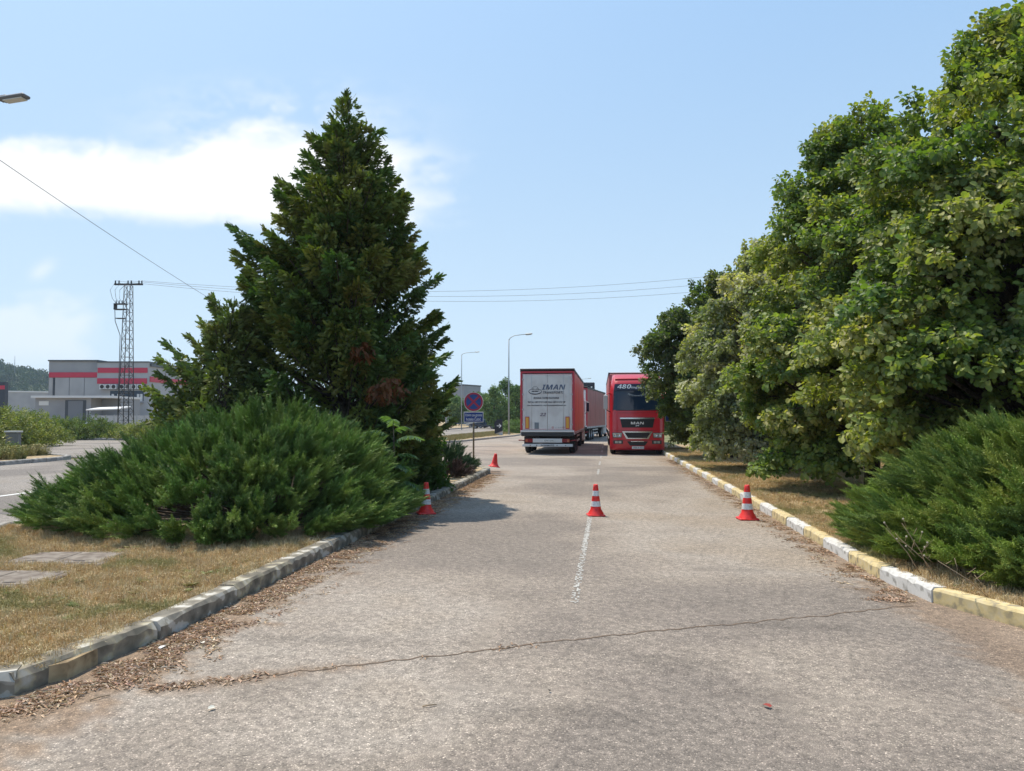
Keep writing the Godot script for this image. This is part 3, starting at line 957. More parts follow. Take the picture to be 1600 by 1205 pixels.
		var pl := put(body, "number_plate", bx(Vector3(0.54, 0.12, 0.015)), M.plate, T(0.02, 0.33, cab_front(0.3, 0.33) + 0.02))
		text(pl, "K94-A-153", 0.075, 0.44, M.ink, T(0.02, 0, 0.010))
		var fr := MB.new()
		var arc := []
		for i in 13:
			var u := i / 6.0 - 1.0
			arc.append(Vector3(u * 0.40, 2.73 + 0.09 * u * u, cab_front(u * 0.4, 2.75) + 0.018))
		fr.tube(arc, [0.006, 0.006, 0.006, 0.006, 0.006, 0.006, 0.006, 0.006, 0.006, 0.006, 0.006, 0.006, 0.006], 4)
		for p in arc: fr.box(p - Vector3(0, 0.04, 0), Vector3(0.010, 0.07, 0.008))
		put(ws, "fringe", fr.done(), M.fringe, Transform3D.IDENTITY)

func lettered_doors(o: Node3D) -> void:
	var z := 0.0
	text(o, "IMAN", 0.235, 1.04, M.blue_ink, T(0.30, 3.12, z), 0.28, true)
	text(o, "TRANSPORTI", 0.105, 0.97, M.ink, T(0.27, 2.875, z), 0.28, true)
	text(o, "BOSNA I HERCEGOVINA", 0.095, 1.18, M.ink, T(-0.05, 2.62, z), 0.2, true)
	text(o, "Tel/Fax +387 37 611 008  Mob +387 61 212 190", 0.085, 1.75, M.ink, T(-0.04, 2.43, z), 0.15, true)
	text(o, "www.imantransporti.ba  e-mail: imantransporti@hotmail.com", 0.08, 1.80, M.ink, T(-0.04, 2.28, z), 0.15, true)
	text(o, "22", 0.15, 0.27, M.violet_ink, T(-0.20, 1.85, z), 0.25, true)
	var e := MB.new()
	var ring := []
	var rr := []
	for i in 27:
		var a := TAU * (0.03 + 0.94 * i / 26.0) + PI * 0.5
		ring.append(Vector3(cos(a) * 0.30, sin(a) * 0.125, 0))
		rr.append(0.012 + 0.016 * maxf(0.0, -sin(a)))
	e.tube(ring, rr, 6)
	e.tube([Vector3(-0.19, -0.03, 0), Vector3(-0.15, 0.15, 0), Vector3(-0.06, 0.22, 0), Vector3(0.07, 0.22, 0), Vector3(0.14, 0.15, 0), Vector3(0.19, -0.03, 0)], [0.008, 0.009, 0.009, 0.009, 0.009, 0.008], 5)
	e.tube([Vector3(-0.15, 0.10, 0), Vector3(0.15, 0.10, 0)], [0.007, 0.007], 5)
	e.box(Vector3(0, 0.0, 0), Vector3(0.30, 0.05, 0.006))
	e.box(Vector3(0, 0.06, 0), Vector3(0.22, 0.012, 0.006))
	put(o, "emblem", e.done(), M.ink, T(-0.57, 2.93, z - 0.008))
	put(o, "document_box", bx(Vector3(0.20, 0.30, 0.02), 0.004), M.flap, T(-0.50, 1.33, 0.0))
	for x in [0.25, 0.40, 0.52, 0.63, 0.75]:
		var rg := MB.new()
		var big: bool = x < 0.3 or x > 0.7
		rg.lathe([Vector2(0.045 if big else 0.012, 0), Vector2(0.045 if big else 0.012, 0.006), Vector2(0.03 if big else 0.0, 0.006), Vector2(0.03 if big else 0.0, 0.0)], 16, Vector3(x, 1.25, -0.006), Basis(Vector3.RIGHT, PI / 2))
		put(o, "round_mark", rg.done(), M.red_mark if big else M.ink, Transform3D.IDENTITY)

func car(label: String, where: Vector3, turn: float, paint: Material, group := "") -> Node3D:
	var o := thing("parked_car", label, "car", where, turn, group)
	var b := MB.new()
	b.smooth = false
	var pr := [Vector2(-2.1, 0.35), Vector2(-2.15, 0.75), Vector2(-1.2, 0.92), Vector2(-0.55, 1.42), Vector2(0.9, 1.46), Vector2(1.75, 1.0), Vector2(2.1, 0.9), Vector2(2.1, 0.35)]
	for i in pr.size():
		var e := (i + 1) % pr.size()
		var w0 := 0.85 if pr[i].y < 1.1 else 0.62
		var w1 := 0.85 if pr[e].y < 1.1 else 0.62
		b.quad(Vector3(-w0, pr[i].y, pr[i].x), Vector3(w0, pr[i].y, pr[i].x), Vector3(w1, pr[e].y, pr[e].x), Vector3(-w1, pr[e].y, pr[e].x))
	for s in [-1.0, 1.0]:
		var c := Vector3(s * 0.85, 0.6, 0)
		for i in pr.size():
			var e := (i + 1) % pr.size()
			b.tri(c, Vector3(s * (0.85 if pr[i].y < 1.1 else 0.62), pr[i].y, pr[i].x), Vector3(s * (0.85 if pr[e].y < 1.1 else 0.62), pr[e].y, pr[e].x))
	part(o, "body", b.done(), paint)
	part(o, "windscreen", bx(Vector3(1.25, 0.02, 0.72)), M.glass, Vector3(0, 1.185, -0.9), Vector3(0.65, 0, 0) * -1.0)
	part(o, "rear_window", bx(Vector3(1.25, 0.02, 0.8)), M.glass, Vector3(0, 1.25, 1.36), Vector3(0.50, 0, 0))
	for s in [-1.0, 1.0]:
		part(o, "side_window", bx(Vector3(0.02, 0.34, 1.9)), M.glass, Vector3(s * 0.75, 1.17, 0.2), Vector3(0, 0, s * 0.42))
		for z in [-1.35, 1.3]:
			var t := part(o, "wheel", M.wheel[0], M.tyre, Vector3(s * 0.80, 0.31, z), Vector3(0, 0, -s * PI / 2))
			t.scale = Vector3(0.62, 0.72, 0.62)
			put(t, "rim", M.wheel[1], M.rim, Transform3D.IDENTITY)
		part(o, "headlight", bx(Vector3(0.32, 0.14, 0.05), 0.01), M.lamp_glass, Vector3(s * 0.62, 0.72, -2.14))
		part(o, "tail_light", bx(Vector3(0.2, 0.2, 0.05), 0.01), M.red_lens, Vector3(s * 0.7, 0.82, 2.1))
	return o

# ---------------------------------------------------------------- street furniture
func cone(label: String, where: Vector3, turn: float, tilt: float, scale_: float, bands: bool, seed_: int, group := "") -> Node3D:
	var o := thing("traffic_cone", label, "cone", where, turn, group)
	o.rotation.z = tilt
	o.scale = Vector3.ONE * scale_
	var b := MB.new()
	b.bbox(Vector3(0, 0.016, 0), Vector3(0.30, 0.032, 0.30), 0.012)
	part(o, "base", b.done(), M.cone_red)
	var rad := func(h: float) -> float: return 0.038 + (0.54 - h) * 0.128 + 0.045 * exp(-pow((h - 0.03) / 0.05, 2.0))
	var ring := func(h0: float, h1: float, grow: float) -> ArrayMesh:
		var q := MB.new()
		q.smooth = true
		var pf := []
		for i in 7: pf.append(Vector2(rad.call(lerpf(h0, h1, i / 6.0)) + grow, lerpf(h0, h1, i / 6.0)))
		q.lathe(pf, 24)
		return q.done()
	var bd := MB.new()
	bd.smooth = true
	var pf := []
	for i in 12: pf.append(Vector2(rad.call(0.02 + 0.52 * i / 11.0), 0.02 + 0.52 * i / 11.0))
	pf.append(Vector2(0.030, 0.545)); pf.append(Vector2(0.025, 0.48)); pf.append(Vector2(0.0, 0.47))
	bd.lathe(pf, 24)
	part(o, "body", bd.done(), M.cone_red)
	if bands:
		part(o, "reflective_band", ring.call(0.165, 0.255, 0.002), M.cone_white)
		part(o, "reflective_band", ring.call(0.345, 0.435, 0.002), M.cone_white)
	return o

func street_lamp(label: String, base: Vector3, H: float, arm: Vector3, led: bool, m: Material) -> Node3D:
	var o := thing("street_lamp", label, "street lamp", base, 0.0)
	part(o, "pole", tb([Vector3(0, -0.05, 0), Vector3(0, H * 0.5, 0), Vector3(0, H, 0)], 0.085 if not led else 0.08, 0.05, 10), m)
	part(o, "base_plate", bx(Vector3(0.34, 0.03, 0.34), 0.01), m, Vector3(0, 0.03, 0))
	var e := Vector3(0, H, 0)
	var tip := e + arm
	var bend := [e, e + arm * Vector3(0.12, 0.45, 0.12), e + arm * Vector3(0.35, 0.78, 0.35), tip]
	part(o, "arm", tb(bend, 0.04, 0.03, 8), m)
	var dir := Vector3(arm.x, 0.10 * arm.length(), arm.z).normalized()
	var hb := MB.new()
	hb.smooth = false
	var bs := Basis.looking_at(dir, Vector3.UP)
	if led:
		hb.bbox(tip + dir * 0.30, Vector3(0.26, 0.08, 0.62), 0.03, bs)
		hb.bbox(tip + dir * 0.06 + Vector3(0, 0.02, 0), Vector3(0.16, 0.12, 0.2), 0.02, bs)
	else:
		hb.bbox(tip + dir * 0.30, Vector3(0.28, 0.15, 0.70), 0.06, bs)
	part(o, "lamp_head", hb.done(), m)
	var gl := MB.new()
	gl.bbox(tip + dir * 0.32 - Vector3(0, 0.055 if led else 0.09, 0), Vector3(0.20, 0.03, 0.46), 0.01, bs)
	part(o, "lamp_glass", gl.done(), M.lamp_cover)
	return o

func wire(label: String, a: Vector3, b: Vector3, sag: float, r: float, group := "") -> void:
	var pts := []
	var rr := []
	for i in 25:
		var t := i / 24.0
		pts.append(a.lerp(b, t) - Vector3(0, sag * 4.0 * t * (1.0 - t), 0))
		rr.append(r)
	var q := MB.new()
	q.tube(pts, rr, 5)
	tag(part(self, "overhead_wire", q.done(), M.wire), label, "wire", group)

func pylon(base: Vector3, H: float, turn: float) -> Node3D:
	var o := thing("lattice_pylon", "dark steel lattice power pylon with crossarm, standing before the hall", "pylon", base, turn)
	var half := func(h: float) -> float: return lerpf(0.46, 0.24, h / H)
	for s in [[-1, -1], [1, -1], [1, 1], [-1, 1]]:
		var a := Vector3(s[0] * half.call(0.0), -0.1, s[1] * half.call(0.0))
		var e := Vector3(s[0] * half.call(H), H, s[1] * half.call(H))
		part(o, "leg", tb([a, e], 0.042, 0.034, 4), M.steel)
	var n := 17
	for f in 4:
		for i in n:
			var h0 := H * i / n
			var h1 := H * (i + 1) / n
			var w0: float = half.call(h0)
			var w1: float = half.call(h1)
			var sg := 1.0 if i % 2 else -1.0
			var pts := [Vector3(-sg * w0, h0, w0), Vector3(sg * w1, h1, w1)]
			var r := Basis(Vector3.UP, f * PI / 2)
			part(o, "brace", tb([r * pts[0], r * pts[1]], 0.020, -1.0, 4), M.steel)
			part(o, "brace", tb([r * Vector3(-w1, h1, w1), r * Vector3(w1, h1, w1)], 0.016, -1.0, 4), M.steel)
	var ca := part(o, "crossarm", bx(Vector3(2.35, 0.14, 0.16), 0.01), M.steel, Vector3(0, H + 0.1, 0))
	for x in [-1.10, -0.80, -0.05, 0.22, 0.86, 1.10]:
		var q := MB.new()
		q.smooth = true
		q.lathe([Vector2(0.03, 0.0), Vector2(0.07, 0.05), Vector2(0.04, 0.09), Vector2(0.075, 0.14), Vector2(0.04, 0.18), Vector2(0.06, 0.23), Vector2(0.0, 0.27)], 10, Vector3(x, 0.07, 0))
		part(ca, "insulator", q.done(), M.insulator)
	var fr := MB.new()
	for y in [H - 1.55, H - 2.0]: fr.box(Vector3(-0.62, y, 0), Vector3(0.95, 0.07, 0.5))
	fr.box(Vector3(-1.06, H - 1.78, 0), Vector3(0.06, 0.5, 0.5)); fr.box(Vector3(-0.6, H - 2.75, 0), Vector3(0.7, 0.06, 0.4))
	var sw := part(o, "switch_frame", fr.done(), M.steel)
	for x in [-0.95, -0.7, -0.45]: part(sw, "insulator", tb([Vector3(x, H - 1.52, 0.1), Vector3(x, H - 1.25, 0.1)], 0.05, 0.03, 6), M.insulator)
	for k in 3:
		part(o, "jumper_cable", tb([Vector3(-1.1 + k * 0.5, H + 0.2, 0.1), Vector3(-1.45 + k * 0.4, H - 0.4, 0.15), Vector3(-1.25 + k * 0.3, H - 1.1, 0.15), Vector3(-0.95 + k * 0.25, H - 1.5, 0.1)], 0.016, -1.0, 5), M.wire)
	part(o, "down_cable", tb([Vector3(-1.0, H - 2.0, 0.2), Vector3(-0.95, H - 3.0, 0.2), Vector3(-0.45, H - 4.2, 0.32), Vector3(-0.42, 2.0, 0.5)], 0.03, -1.0, 5), M.wire)
	return o

func noisy(m: StandardMaterial3D, t: Texture2D, scale_: float, bump := 0.0, bt: Texture2D = null) -> StandardMaterial3D:
	m.albedo_texture = t
	m.uv1_triplanar = true
	m.uv1_world_triplanar = true
	m.uv1_scale = Vector3.ONE * scale_
	if bump > 0.0:
		m.heightmap_enabled = true
		m.heightmap_scale = bump
		m.heightmap_texture = bt if bt else t
	return m

func materials() -> void:
	M.wheel = wheel_meshes()
	M.tyre = mat(lin(0.025, 0.025, 0.026), 0.85)
	M.rim = mat(lin(0.45, 0.45, 0.46), 0.45, 0.6)
	M.chassis = mat(lin(0.035, 0.035, 0.037), 0.7)
	M.black = mat(lin(0.02, 0.02, 0.022), 0.55)
	M.grille = mat(lin(0.012, 0.012, 0.014), 0.5)
	M.roof_cover = mat(lin(0.5, 0.5, 0.5), 0.6)
	M.grey_paint = mat(lin(0.42, 0.42, 0.43), 0.5)
	M.white_paint = mat(lin(0.62, 0.61, 0.60), 0.5)
	M.door_rod = mat(lin(0.55, 0.56, 0.57), 0.4, 0.3)
	M.pink_tape = mat(lin(0.62, 0.42, 0.44), 0.5)
	M.red_mark = mat(lin(0.45, 0.03, 0.04), 0.5)
	M.yellow_mark = mat(lin(0.62, 0.33, 0.05), 0.5)
	M.red_lens = mat(lin(0.22, 0.012, 0.018), 0.2)
	M.amber_lens = mat(lin(0.45, 0.12, 0.06), 0.2)
	M.plate = mat(lin(0.7, 0.7, 0.68), 0.5)
	M.ink = mat(lin(0.04, 0.045, 0.06), 0.6)
	M.blue_ink = mat(lin(0.07, 0.10, 0.17), 0.6)
	M.violet_ink = mat(lin(0.16, 0.13, 0.17), 0.6)
	M.flap = mat(lin(0.16, 0.19, 0.21), 0.6)
	M.glass = mat(lin(0.012, 0.026, 0.05), 0.06)
	M.visor = mat(lin(0.015, 0.016, 0.045), 0.3)
	M.chrome = mat(lin(0.62, 0.62, 0.62), 0.22, 0.9)
	M.chrome_text = mat(lin(0.75, 0.75, 0.75), 0.3, 0.5)
	M.lamp_glass = mat(lin(0.42, 0.42, 0.38), 0.12, 0.2)
	M.mirror_shell = mat(lin(0.42, 0.40, 0.39), 0.45)
	M.white_ink = mat(lin(0.85, 0.85, 0.85), 0.6)
	M.fringe = mat(lin(0.55, 0.6, 0.62), 0.6)
	M.truck_red = mat(lin(0.50, 0.014, 0.026), 0.35, 0.0, 0.6)
	M.curtain_red = noisy(mat(Color.WHITE, 0.5), ramp_tex(noise(771, 0.006, 5), 256, [0.2, 0.5, 0.8], [lin(0.390, 0.081, 0.043), lin(0.500, 0.095, 0.050), lin(0.540, 0.109, 0.057)]), 0.3)
	M.curtain_wine = noisy(mat(Color.WHITE, 0.5), ramp_tex(noise(772, 0.006, 5), 256, [0.2, 0.5, 0.8], [lin(0.234, 0.064, 0.068), lin(0.300, 0.075, 0.080), lin(0.324, 0.086, 0.092)]), 0.3)
	M.curtain_pink = noisy(mat(Color.WHITE, 0.5), ramp_tex(noise(773, 0.006, 5), 256, [0.2, 0.5, 0.8], [lin(0.406, 0.136, 0.136), lin(0.520, 0.160, 0.160), lin(0.562, 0.184, 0.184)]), 0.3)
	M.frame_red = mat(lin(0.42, 0.03, 0.05), 0.45)
	M.cab_white = mat(lin(0.7, 0.7, 0.7), 0.3, 0.0, 0.6)
	M.door_grey = noisy(mat(Color.WHITE, 0.5), ramp_tex(noise(71, 0.006, 4), 512, [0.25, 0.5, 0.8], [lin(0.54, 0.53, 0.52), lin(0.59, 0.585, 0.575), lin(0.62, 0.62, 0.61)]), 0.4)
	M.cone_red = noisy(mat(Color.WHITE, 0.45), ramp_tex(noise(72, 0.02, 4), 256, [0.2, 0.5, 0.85], [lin(0.52, 0.02, 0.015), lin(0.74, 0.022, 0.018), lin(0.78, 0.05, 0.035)]), 2.5)
	M.cone_white = noisy(mat(Color.WHITE, 0.5), ramp_tex(noise(73, 0.03, 4), 256, [0.2, 0.5, 0.8], [lin(0.45, 0.44, 0.42), lin(0.68, 0.68, 0.67), lin(0.74, 0.74, 0.74)]), 3.0)
	M.lamp_cover = mat(lin(0.55, 0.55, 0.52), 0.25)
	M.galv = mat(lin(0.33, 0.36, 0.38), 0.5, 0.5)
	M.lamp_dark = mat(lin(0.16, 0.17, 0.19), 0.5, 0.3)
	M.wire = mat(lin(0.10, 0.10, 0.11), 0.6)
	M.steel = mat(lin(0.06, 0.06, 0.065), 0.7)
	M.insulator = mat(lin(0.02, 0.018, 0.02), 0.3)
	M.bark = noisy(mat(Color.WHITE, 0.95), ramp_tex(noise(74, 0.03, 4), 256, [0.2, 0.5, 0.8], [lin(0.035, 0.028, 0.022), lin(0.085, 0.068, 0.052), lin(0.14, 0.115, 0.09)]), 2.0, 1.5)

func _ready() -> void:
	# ------------------------------------------------ camera, sky, sun
	cam_basis = Basis(Vector3.UP, deg_to_rad(YAW)) * Basis(Vector3.RIGHT, deg_to_rad(PITCH))
	var cam := Camera3D.new()
	cam.name = "camera"
	cam.fov = rad_to_deg(2.0 * atan(602.5 / F))
	cam.near = 0.05
	cam.far = 6000.0
	cam.transform = Transform3D(cam_basis, Vector3(0, EYE, 0))
	add_child(cam)
	cam.current = true
	var env := Environment.new()
	env.background_mode = Environment.BG_SKY
	env.sky = make_sky()
	env.tonemap_mode = Environment.TONE_MAPPER_LINEAR
	env.tonemap_exposure = 1.15
	env.fog_enabled = true
	env.fog_density = 0.0002
	env.fog_light_color = Color(0.80, 0.88, 0.96)
	env.sdfgi_enabled = true
	env.ssao_enabled = true
	env.ssil_enabled = true
	var we := WorldEnvironment.new()
	we.name = "environment"
	we.environment = env
	add_child(we)
	var sun := DirectionalLight3D.new()
	sun.name = "sun"
	sun.light_energy = 1.55
	sun.light_color = Color(1.0, 0.955, 0.88)
	sun.light_angular_distance = 0.53
	sun.shadow_enabled = true
	sun.rotation = Vector3(deg_to_rad(-64.0), deg_to_rad(180.0 + 50.0), 0)   # stands 64 degrees high, ahead and to the left
	add_child(sun)
	materials()

	# ------------------------------------------------ ground, roads, verges
	var asp := asphalt_images(1024, 1.0)
	var patch := ramp_tex(noise(31, 0.006, 5), 512, [0.25, 0.45, 0.6, 0.8], [Color(0.83, 0.82, 0.82), Color(0.94, 0.93, 0.92), Color(1, 1, 1), Color(0.97, 0.95, 0.92)])
	var road_m := mat(Color.WHITE, 0.88)
	road_m.albedo_texture = asp[0]
	road_m.vertex_color_use_as_albedo = true
	road_m.heightmap_enabled = true
	road_m.heightmap_texture = asp[1]
	road_m.heightmap_scale = 0.35
	road_m.detail_enabled = true
	road_m.detail_albedo = patch
	road_m.detail_blend_mode = BaseMaterial3D.BLEND_MODE_MUL
	road_m.detail_uv_layer = BaseMaterial3D.DETAIL_UV_2
	var main_m := road_m.duplicate() as StandardMaterial3D
	main_m.albedo_color = lin(0.80, 0.83, 0.88)
	var soil := ramp_tex(noise(41, 0.02, 5), 512, [0.15, 0.4, 0.55, 0.8], [lin(0.16, 0.115, 0.065), lin(0.28, 0.205, 0.115), lin(0.36, 0.27, 0.155), lin(0.42, 0.33, 0.20)])
	var verge_m := noisy(mat(Color.WHITE, 0.95), soil, 0.5, 1.2)
	var field := ramp_tex(noise(42, 0.02, 5), 512, [0.15, 0.4, 0.6, 0.8], [lin(0.05, 0.07, 0.025), lin(0.10, 0.12, 0.04), lin(0.17, 0.165, 0.07), lin(0.24, 0.21, 0.11)])
	var field_m := noisy(mat(Color.WHITE, 0.95), field, 0.06)
	sheet("ground", -2500, 2500, 2500, -2500, 500.0, -0.05, field_m, func(_p): return Color.WHITE)
	# stains with outlines of their own: tyre-polished dark smears, ochre dust swept into the gutters
	var sn := noise(51, 1.3, 4)
	var sn2 := noise(52, 5.0, 3)
	var blots := [[gp(1150, 890), 0.55, 0.16], [gp(1215, 978), 0.60, 0.13], [gp(1060, 1035), 0.35, 0.22], [gp(1165, 1085), 0.4, 0.15], [gp(520, 1000), 0.9, 0.14], [gp(860, 1115), 0.6, 0.2]]
	var stain := func(p: Vector3) -> Color:
		var a := sn.get_noise_2d(p.x, p.z)
		var f := sn2.get_noise_2d(p.x, p.z)
		var k := 1.0
		for s in blots:
			var d := Vector2((p.x - s[0].x) / s[1], (p.z - s[0].z) / s[2]).length() + a * 0.9 + f * 0.5
			k *= 1.0 - 0.22 * smoothstep(1.0, 0.55, d)
		k *= 1.0 - 0.10 * smoothstep(0.12, 0.35, a + 0.3 * f)
		var dl := p.x - KL
		var dust := smoothstep(0.62, 0.30, dl + 0.45 * a + 0.35 * f) * (1.0 if dl < 2.0 else 0.0) * smoothstep(-26.0, -24.0, p.z)
		dust = maxf(dust, 0.8 * smoothstep(0.42, 0.10, KR - p.x + 0.3 * a + 0.25 * f))
		# dust swept off the gutter towards the crack
		var sw := Vector2((p.x + 2.35) / 0.75, (p.z + 4.85 + 0.55 * (p.x + 2.35)) / 0.16).length() + 0.8 * a + 0.5 * f
		dust = maxf(dust, 0.75 * smoothstep(1.2, 0.5, sw))
		return Color(k, k, k).lerp(Color(k * 0.72, k * 0.55, k * 0.40), clampf(dust, 0, 1) * 0.8)
	sheet("road", -9.2, 14.0, 0.0, -24.0, 0.09, 0.0, road_m, stain)
	sheet("road_behind", -9.2, 14.0, 16.0, 0.0, 2.0, 0.0, road_m, func(_p): return Color.WHITE)
	sheet("road_beyond", -9.2, 14.0, -24.0, -150.0, 0.6, 0.0, road_m, stain)
	sheet("main_road", -21.4, -9.2, 30.0, -300.0, 2.0, 0.0, main_m, func(_p): return Color.WHITE)
	sheet("side_road", -90.0, -21.4, -31.0, -55.0, 4.0, 0.0, main_m, func(_p): return Color.WHITE)
	var left_island := PackedVector2Array([Vector2(-3.45, -4.75), Vector2(-3.45, -24.3), Vector2(-3.9, -25.0), Vector2(-5.0, -25.3), Vector2(-7.0, -24.2), Vector2(-8.95, -18.0), Vector2(-8.95, -11.3), Vector2(-8.35, -9.9), Vector2(-7.9, -6.0), Vector2(-6.9, -4.3), Vector2(-5.0, -3.85), Vector2(-3.9, -4.2)])
	verge("verge_left", left_island, verge_m)
	var right_verge := PackedVector2Array([Vector2(3.02, -47), Vector2(3.02, -8.3), Vector2(3.08, -7.75), Vector2(3.3, -7.2), Vector2(3.8, -6.3), Vector2(4.8, -5.5), Vector2(6.5, -5.0), Vector2(70, -4.8), Vector2(70, -47)])
	verge("verge_right_beyond", PackedVector2Array([Vector2(3.02, -200), Vector2(3.02, -47.01), Vector2(70, -47.01), Vector2(70, -200)]), field_m)
	verge("verge_right", right_verge, verge_m)
	var far_island := PackedVector2Array([Vector2(-10.8, -51.5), Vector2(-9.95, -53.6), Vector2(-7.95, -70.6), Vector2(-7.2, -110), Vector2(-13.2, -120), Vector2(-13.4, -62), Vector2(-12.2, -52)])
	verge("verge_far", far_island, verge_m)
	verge("verge_across_road", PackedVector2Array([Vector2(-21.6, 20), Vector2(-21.6, -28.5), Vector2(-22.4, -30.3), Vector2(-24.5, -31.0), Vector2(-90, -31.0), Vector2(-90, 20)]), verge_m)
	verge("verge_beyond_side_road", PackedVector2Array([Vector2(-21.6, -300), Vector2(-21.6, -58), Vector2(-23.5, -55.4), Vector2(-150, -55.2), Vector2(-150, -300)]), verge_m)

	# kerbs, stone by stone
	var old := ramp_tex(noise(61, 0.008, 5), 512, [0.2, 0.45, 0.64, 0.67, 0.9], [lin(0.15, 0.135, 0.105), lin(0.25, 0.225, 0.18), lin(0.32, 0.285, 0.225), lin(0.54, 0.51, 0.44), lin(0.64, 0.62, 0.57)])
	var old2 := ramp_tex(noise(62, 0.008, 5), 512, [0.2, 0.45, 0.58, 0.64, 0.9], [lin(0.14, 0.125, 0.095), lin(0.24, 0.21, 0.16), lin(0.31, 0.27, 0.20), lin(0.42, 0.37, 0.24), lin(0.58, 0.56, 0.50)])
	var white := ramp_tex(noise(63, 0.009, 5), 512, [0.2, 0.36, 0.42, 0.6, 0.9], [lin(0.24, 0.23, 0.21), lin(0.40, 0.39, 0.36), lin(0.50, 0.49, 0.47), lin(0.60, 0.59, 0.57), lin(0.54, 0.53, 0.50)])
	var yellow := ramp_tex(noise(64, 0.009, 5), 512, [0.2, 0.34, 0.42, 0.6, 0.9], [lin(0.26, 0.22, 0.15), lin(0.42, 0.35, 0.20), lin(0.52, 0.41, 0.20), lin(0.58, 0.47, 0.25), lin(0.54, 0.46, 0.30)])
	var k_old := noisy(mat(lin(0.78, 0.78, 0.78), 0.9), old, 0.9, 0.5)
	var k_old2 := noisy(mat(lin(0.78, 0.78, 0.78), 0.9), old2, 0.9, 0.5)
	var k_white := noisy(mat(Color.WHITE, 0.85), white, 1.5, 0.3)
	var k_yellow := noisy(mat(Color.WHITE, 0.85), yellow, 1.5, 0.3)
	var k_plain := noisy(mat(Color.WHITE, 0.9), ramp_tex(noise(65, 0.02, 4), 256, [0.2, 0.5, 0.8], [lin(0.16, 0.15, 0.14), lin(0.30, 0.285, 0.26), lin(0.38, 0.36, 0.33)]), 0.7)
	kerb("kerb_left", [Vector2(-7.2, -4.25), Vector2(-5.2, -3.75), Vector2(-4.1, -4.05), Vector2(-3.55, -4.42), Vector2(-3.32, -4.75), Vector2(KL, -5.7), Vector2(KL, -24.2), Vector2(-3.75, -25.0), Vector2(-4.8, -25.45)], [k_old2, k_old, k_old, k_old2, k_old], 1.25, 0.20, 0.145, 5, -1.0, 0.009)
	kerb("kerb_right", [Vector2(12, -4.75), Vector2(6.5, -4.85), Vector2(4.7, -5.4), Vector2(3.65, -6.2), Vector2(3.2, -7.1), Vector2(2.97, -7.75), Vector2(2.92, -8.6), Vector2(2.92, -120)], [k_white, k_yellow], 1.02, 0.17, 0.14, 6, 1.0, 0.009)
	kerb("kerb_far_island", [Vector2(-12.0, -51.6), Vector2(-10.7, -51.2), Vector2(-9.9, -53.5), Vector2(-7.9, -70.5), Vector2(-7.1, -110)], [k_plain], 1.3, 0.16, 0.13, 7, 1.0)
	kerb("kerb_across_road", [Vector2(-21.4, 10), Vector2(-21.4, -28.5), Vector2(-22.3, -30.4), Vector2(-24.5, -31.2)], [k_plain], 1.3, 0.18, 0.15, 8, 1.0)
	kerb("kerb_side_road", [Vector2(-60, -55.0), Vector2(-24.0, -55.2), Vector2(-21.5, -58.0), Vector2(-21.4, -200)], [k_plain], 2.0, 0.2, 0.16, 9, -1.0)
	kerb("kerb_island_back", [Vector2(-6.9, -4.2), Vector2(-8.0, -6.0), Vector2(-8.45, -9.9), Vector2(-9.05, -11.3), Vector2(-9.05, -18)], [k_plain], 1.3, 0.12, 0.12, 10, -1.0)

	# worn paint: what is left of the centre line, chip by chip, and the main road's edge line
	var paint_m := mat(lin(0.40, 0.39, 0.365), 0.85)
	var pn := noise(91, 11.0, 4)
	var pr := rng(92)
	var chips := MB.new()
	for seg in [[-7.2, -19.1], [-23.5, -25.9], [-28.2, -30.5], [-33.0, -35.0], [-38.5, -41.0], [-44.0, -47.0]]:
		var z: float = seg[0]
		while z > seg[1]:
			for i in 4:
				var x := lerpf(-0.24, 0.02, (-z - 7.0) / 24.0) - 0.04 + i * 0.019
				var edge := 0.16 if i == 0 or i == 3 else 0.0
				if pn.get_noise_2d(x * 3.0, z) + pr.randf_range(-0.5, 0.5) > -0.22 + edge + (0.25 if z > -10.0 else 0.0):
					chips.quad(Vector3(x, 0.004, z), Vector3(x + 0.0186, 0.004, z), Vector3(x + 0.0186, 0.004, z - 0.0295), Vector3(x, 0.004, z - 0.0295))
			z -= 0.03
	var cl := part(self, "centre_line", chips.done(), paint_m)
	cl.set_meta("kind", "structure")
	var el := MB.new()
	el.quad(Vector3(-13.0, 0.004, 20), Vector3(-12.85, 0.004, 20), Vector3(-12.85, 0.004, -200), Vector3(-13.0, 0.004, -200))
	part(self, "edge_line", el.done(), mat(lin(0.62, 0.62, 0.60), 0.8)).set_meta("kind", "structure")
	# the joint that crosses the road, filled with dirt
	var ck := MB.new()
	var prev := []
	var cp := [gp(235, 1078), gp(420, 1055), gp(640, 1030), gp(870, 1003), gp(1010, 988), gp(1150, 975), gp(1290, 962), gp(1425, 946)]
	var cn := noise(93, 3.0, 4)
	for i in 240:
		var u := i / 239.0 * (cp.size() - 1)
		var k := mini(int(u), cp.size() - 2)
		var p: Vector3 = cp[k].lerp(cp[k + 1], u - k)
		p.z += cn.get_noise_1d(i * 0.05) * 0.06
		p.y = 0.003
		var w := 0.007 + 0.010 * maxf(0.0, cn.get_noise_1d(i * 0.12 + 50.0) + 0.25)
		var s := Vector3(0.35, 0, 1).normalized() * w
		if prev: ck.quad(prev[0], p + s, p - s, prev[1])
		prev = [p + s, p - s]
	var ckm := part(self, "road_joint", ck.done(), mat(lin(0.14, 0.10, 0.07), 0.95))
	ckm.set_meta("kind", "structure")

	far_things()
	plants(left_island, right_verge)
	trucks_and_signs()
	small_things()

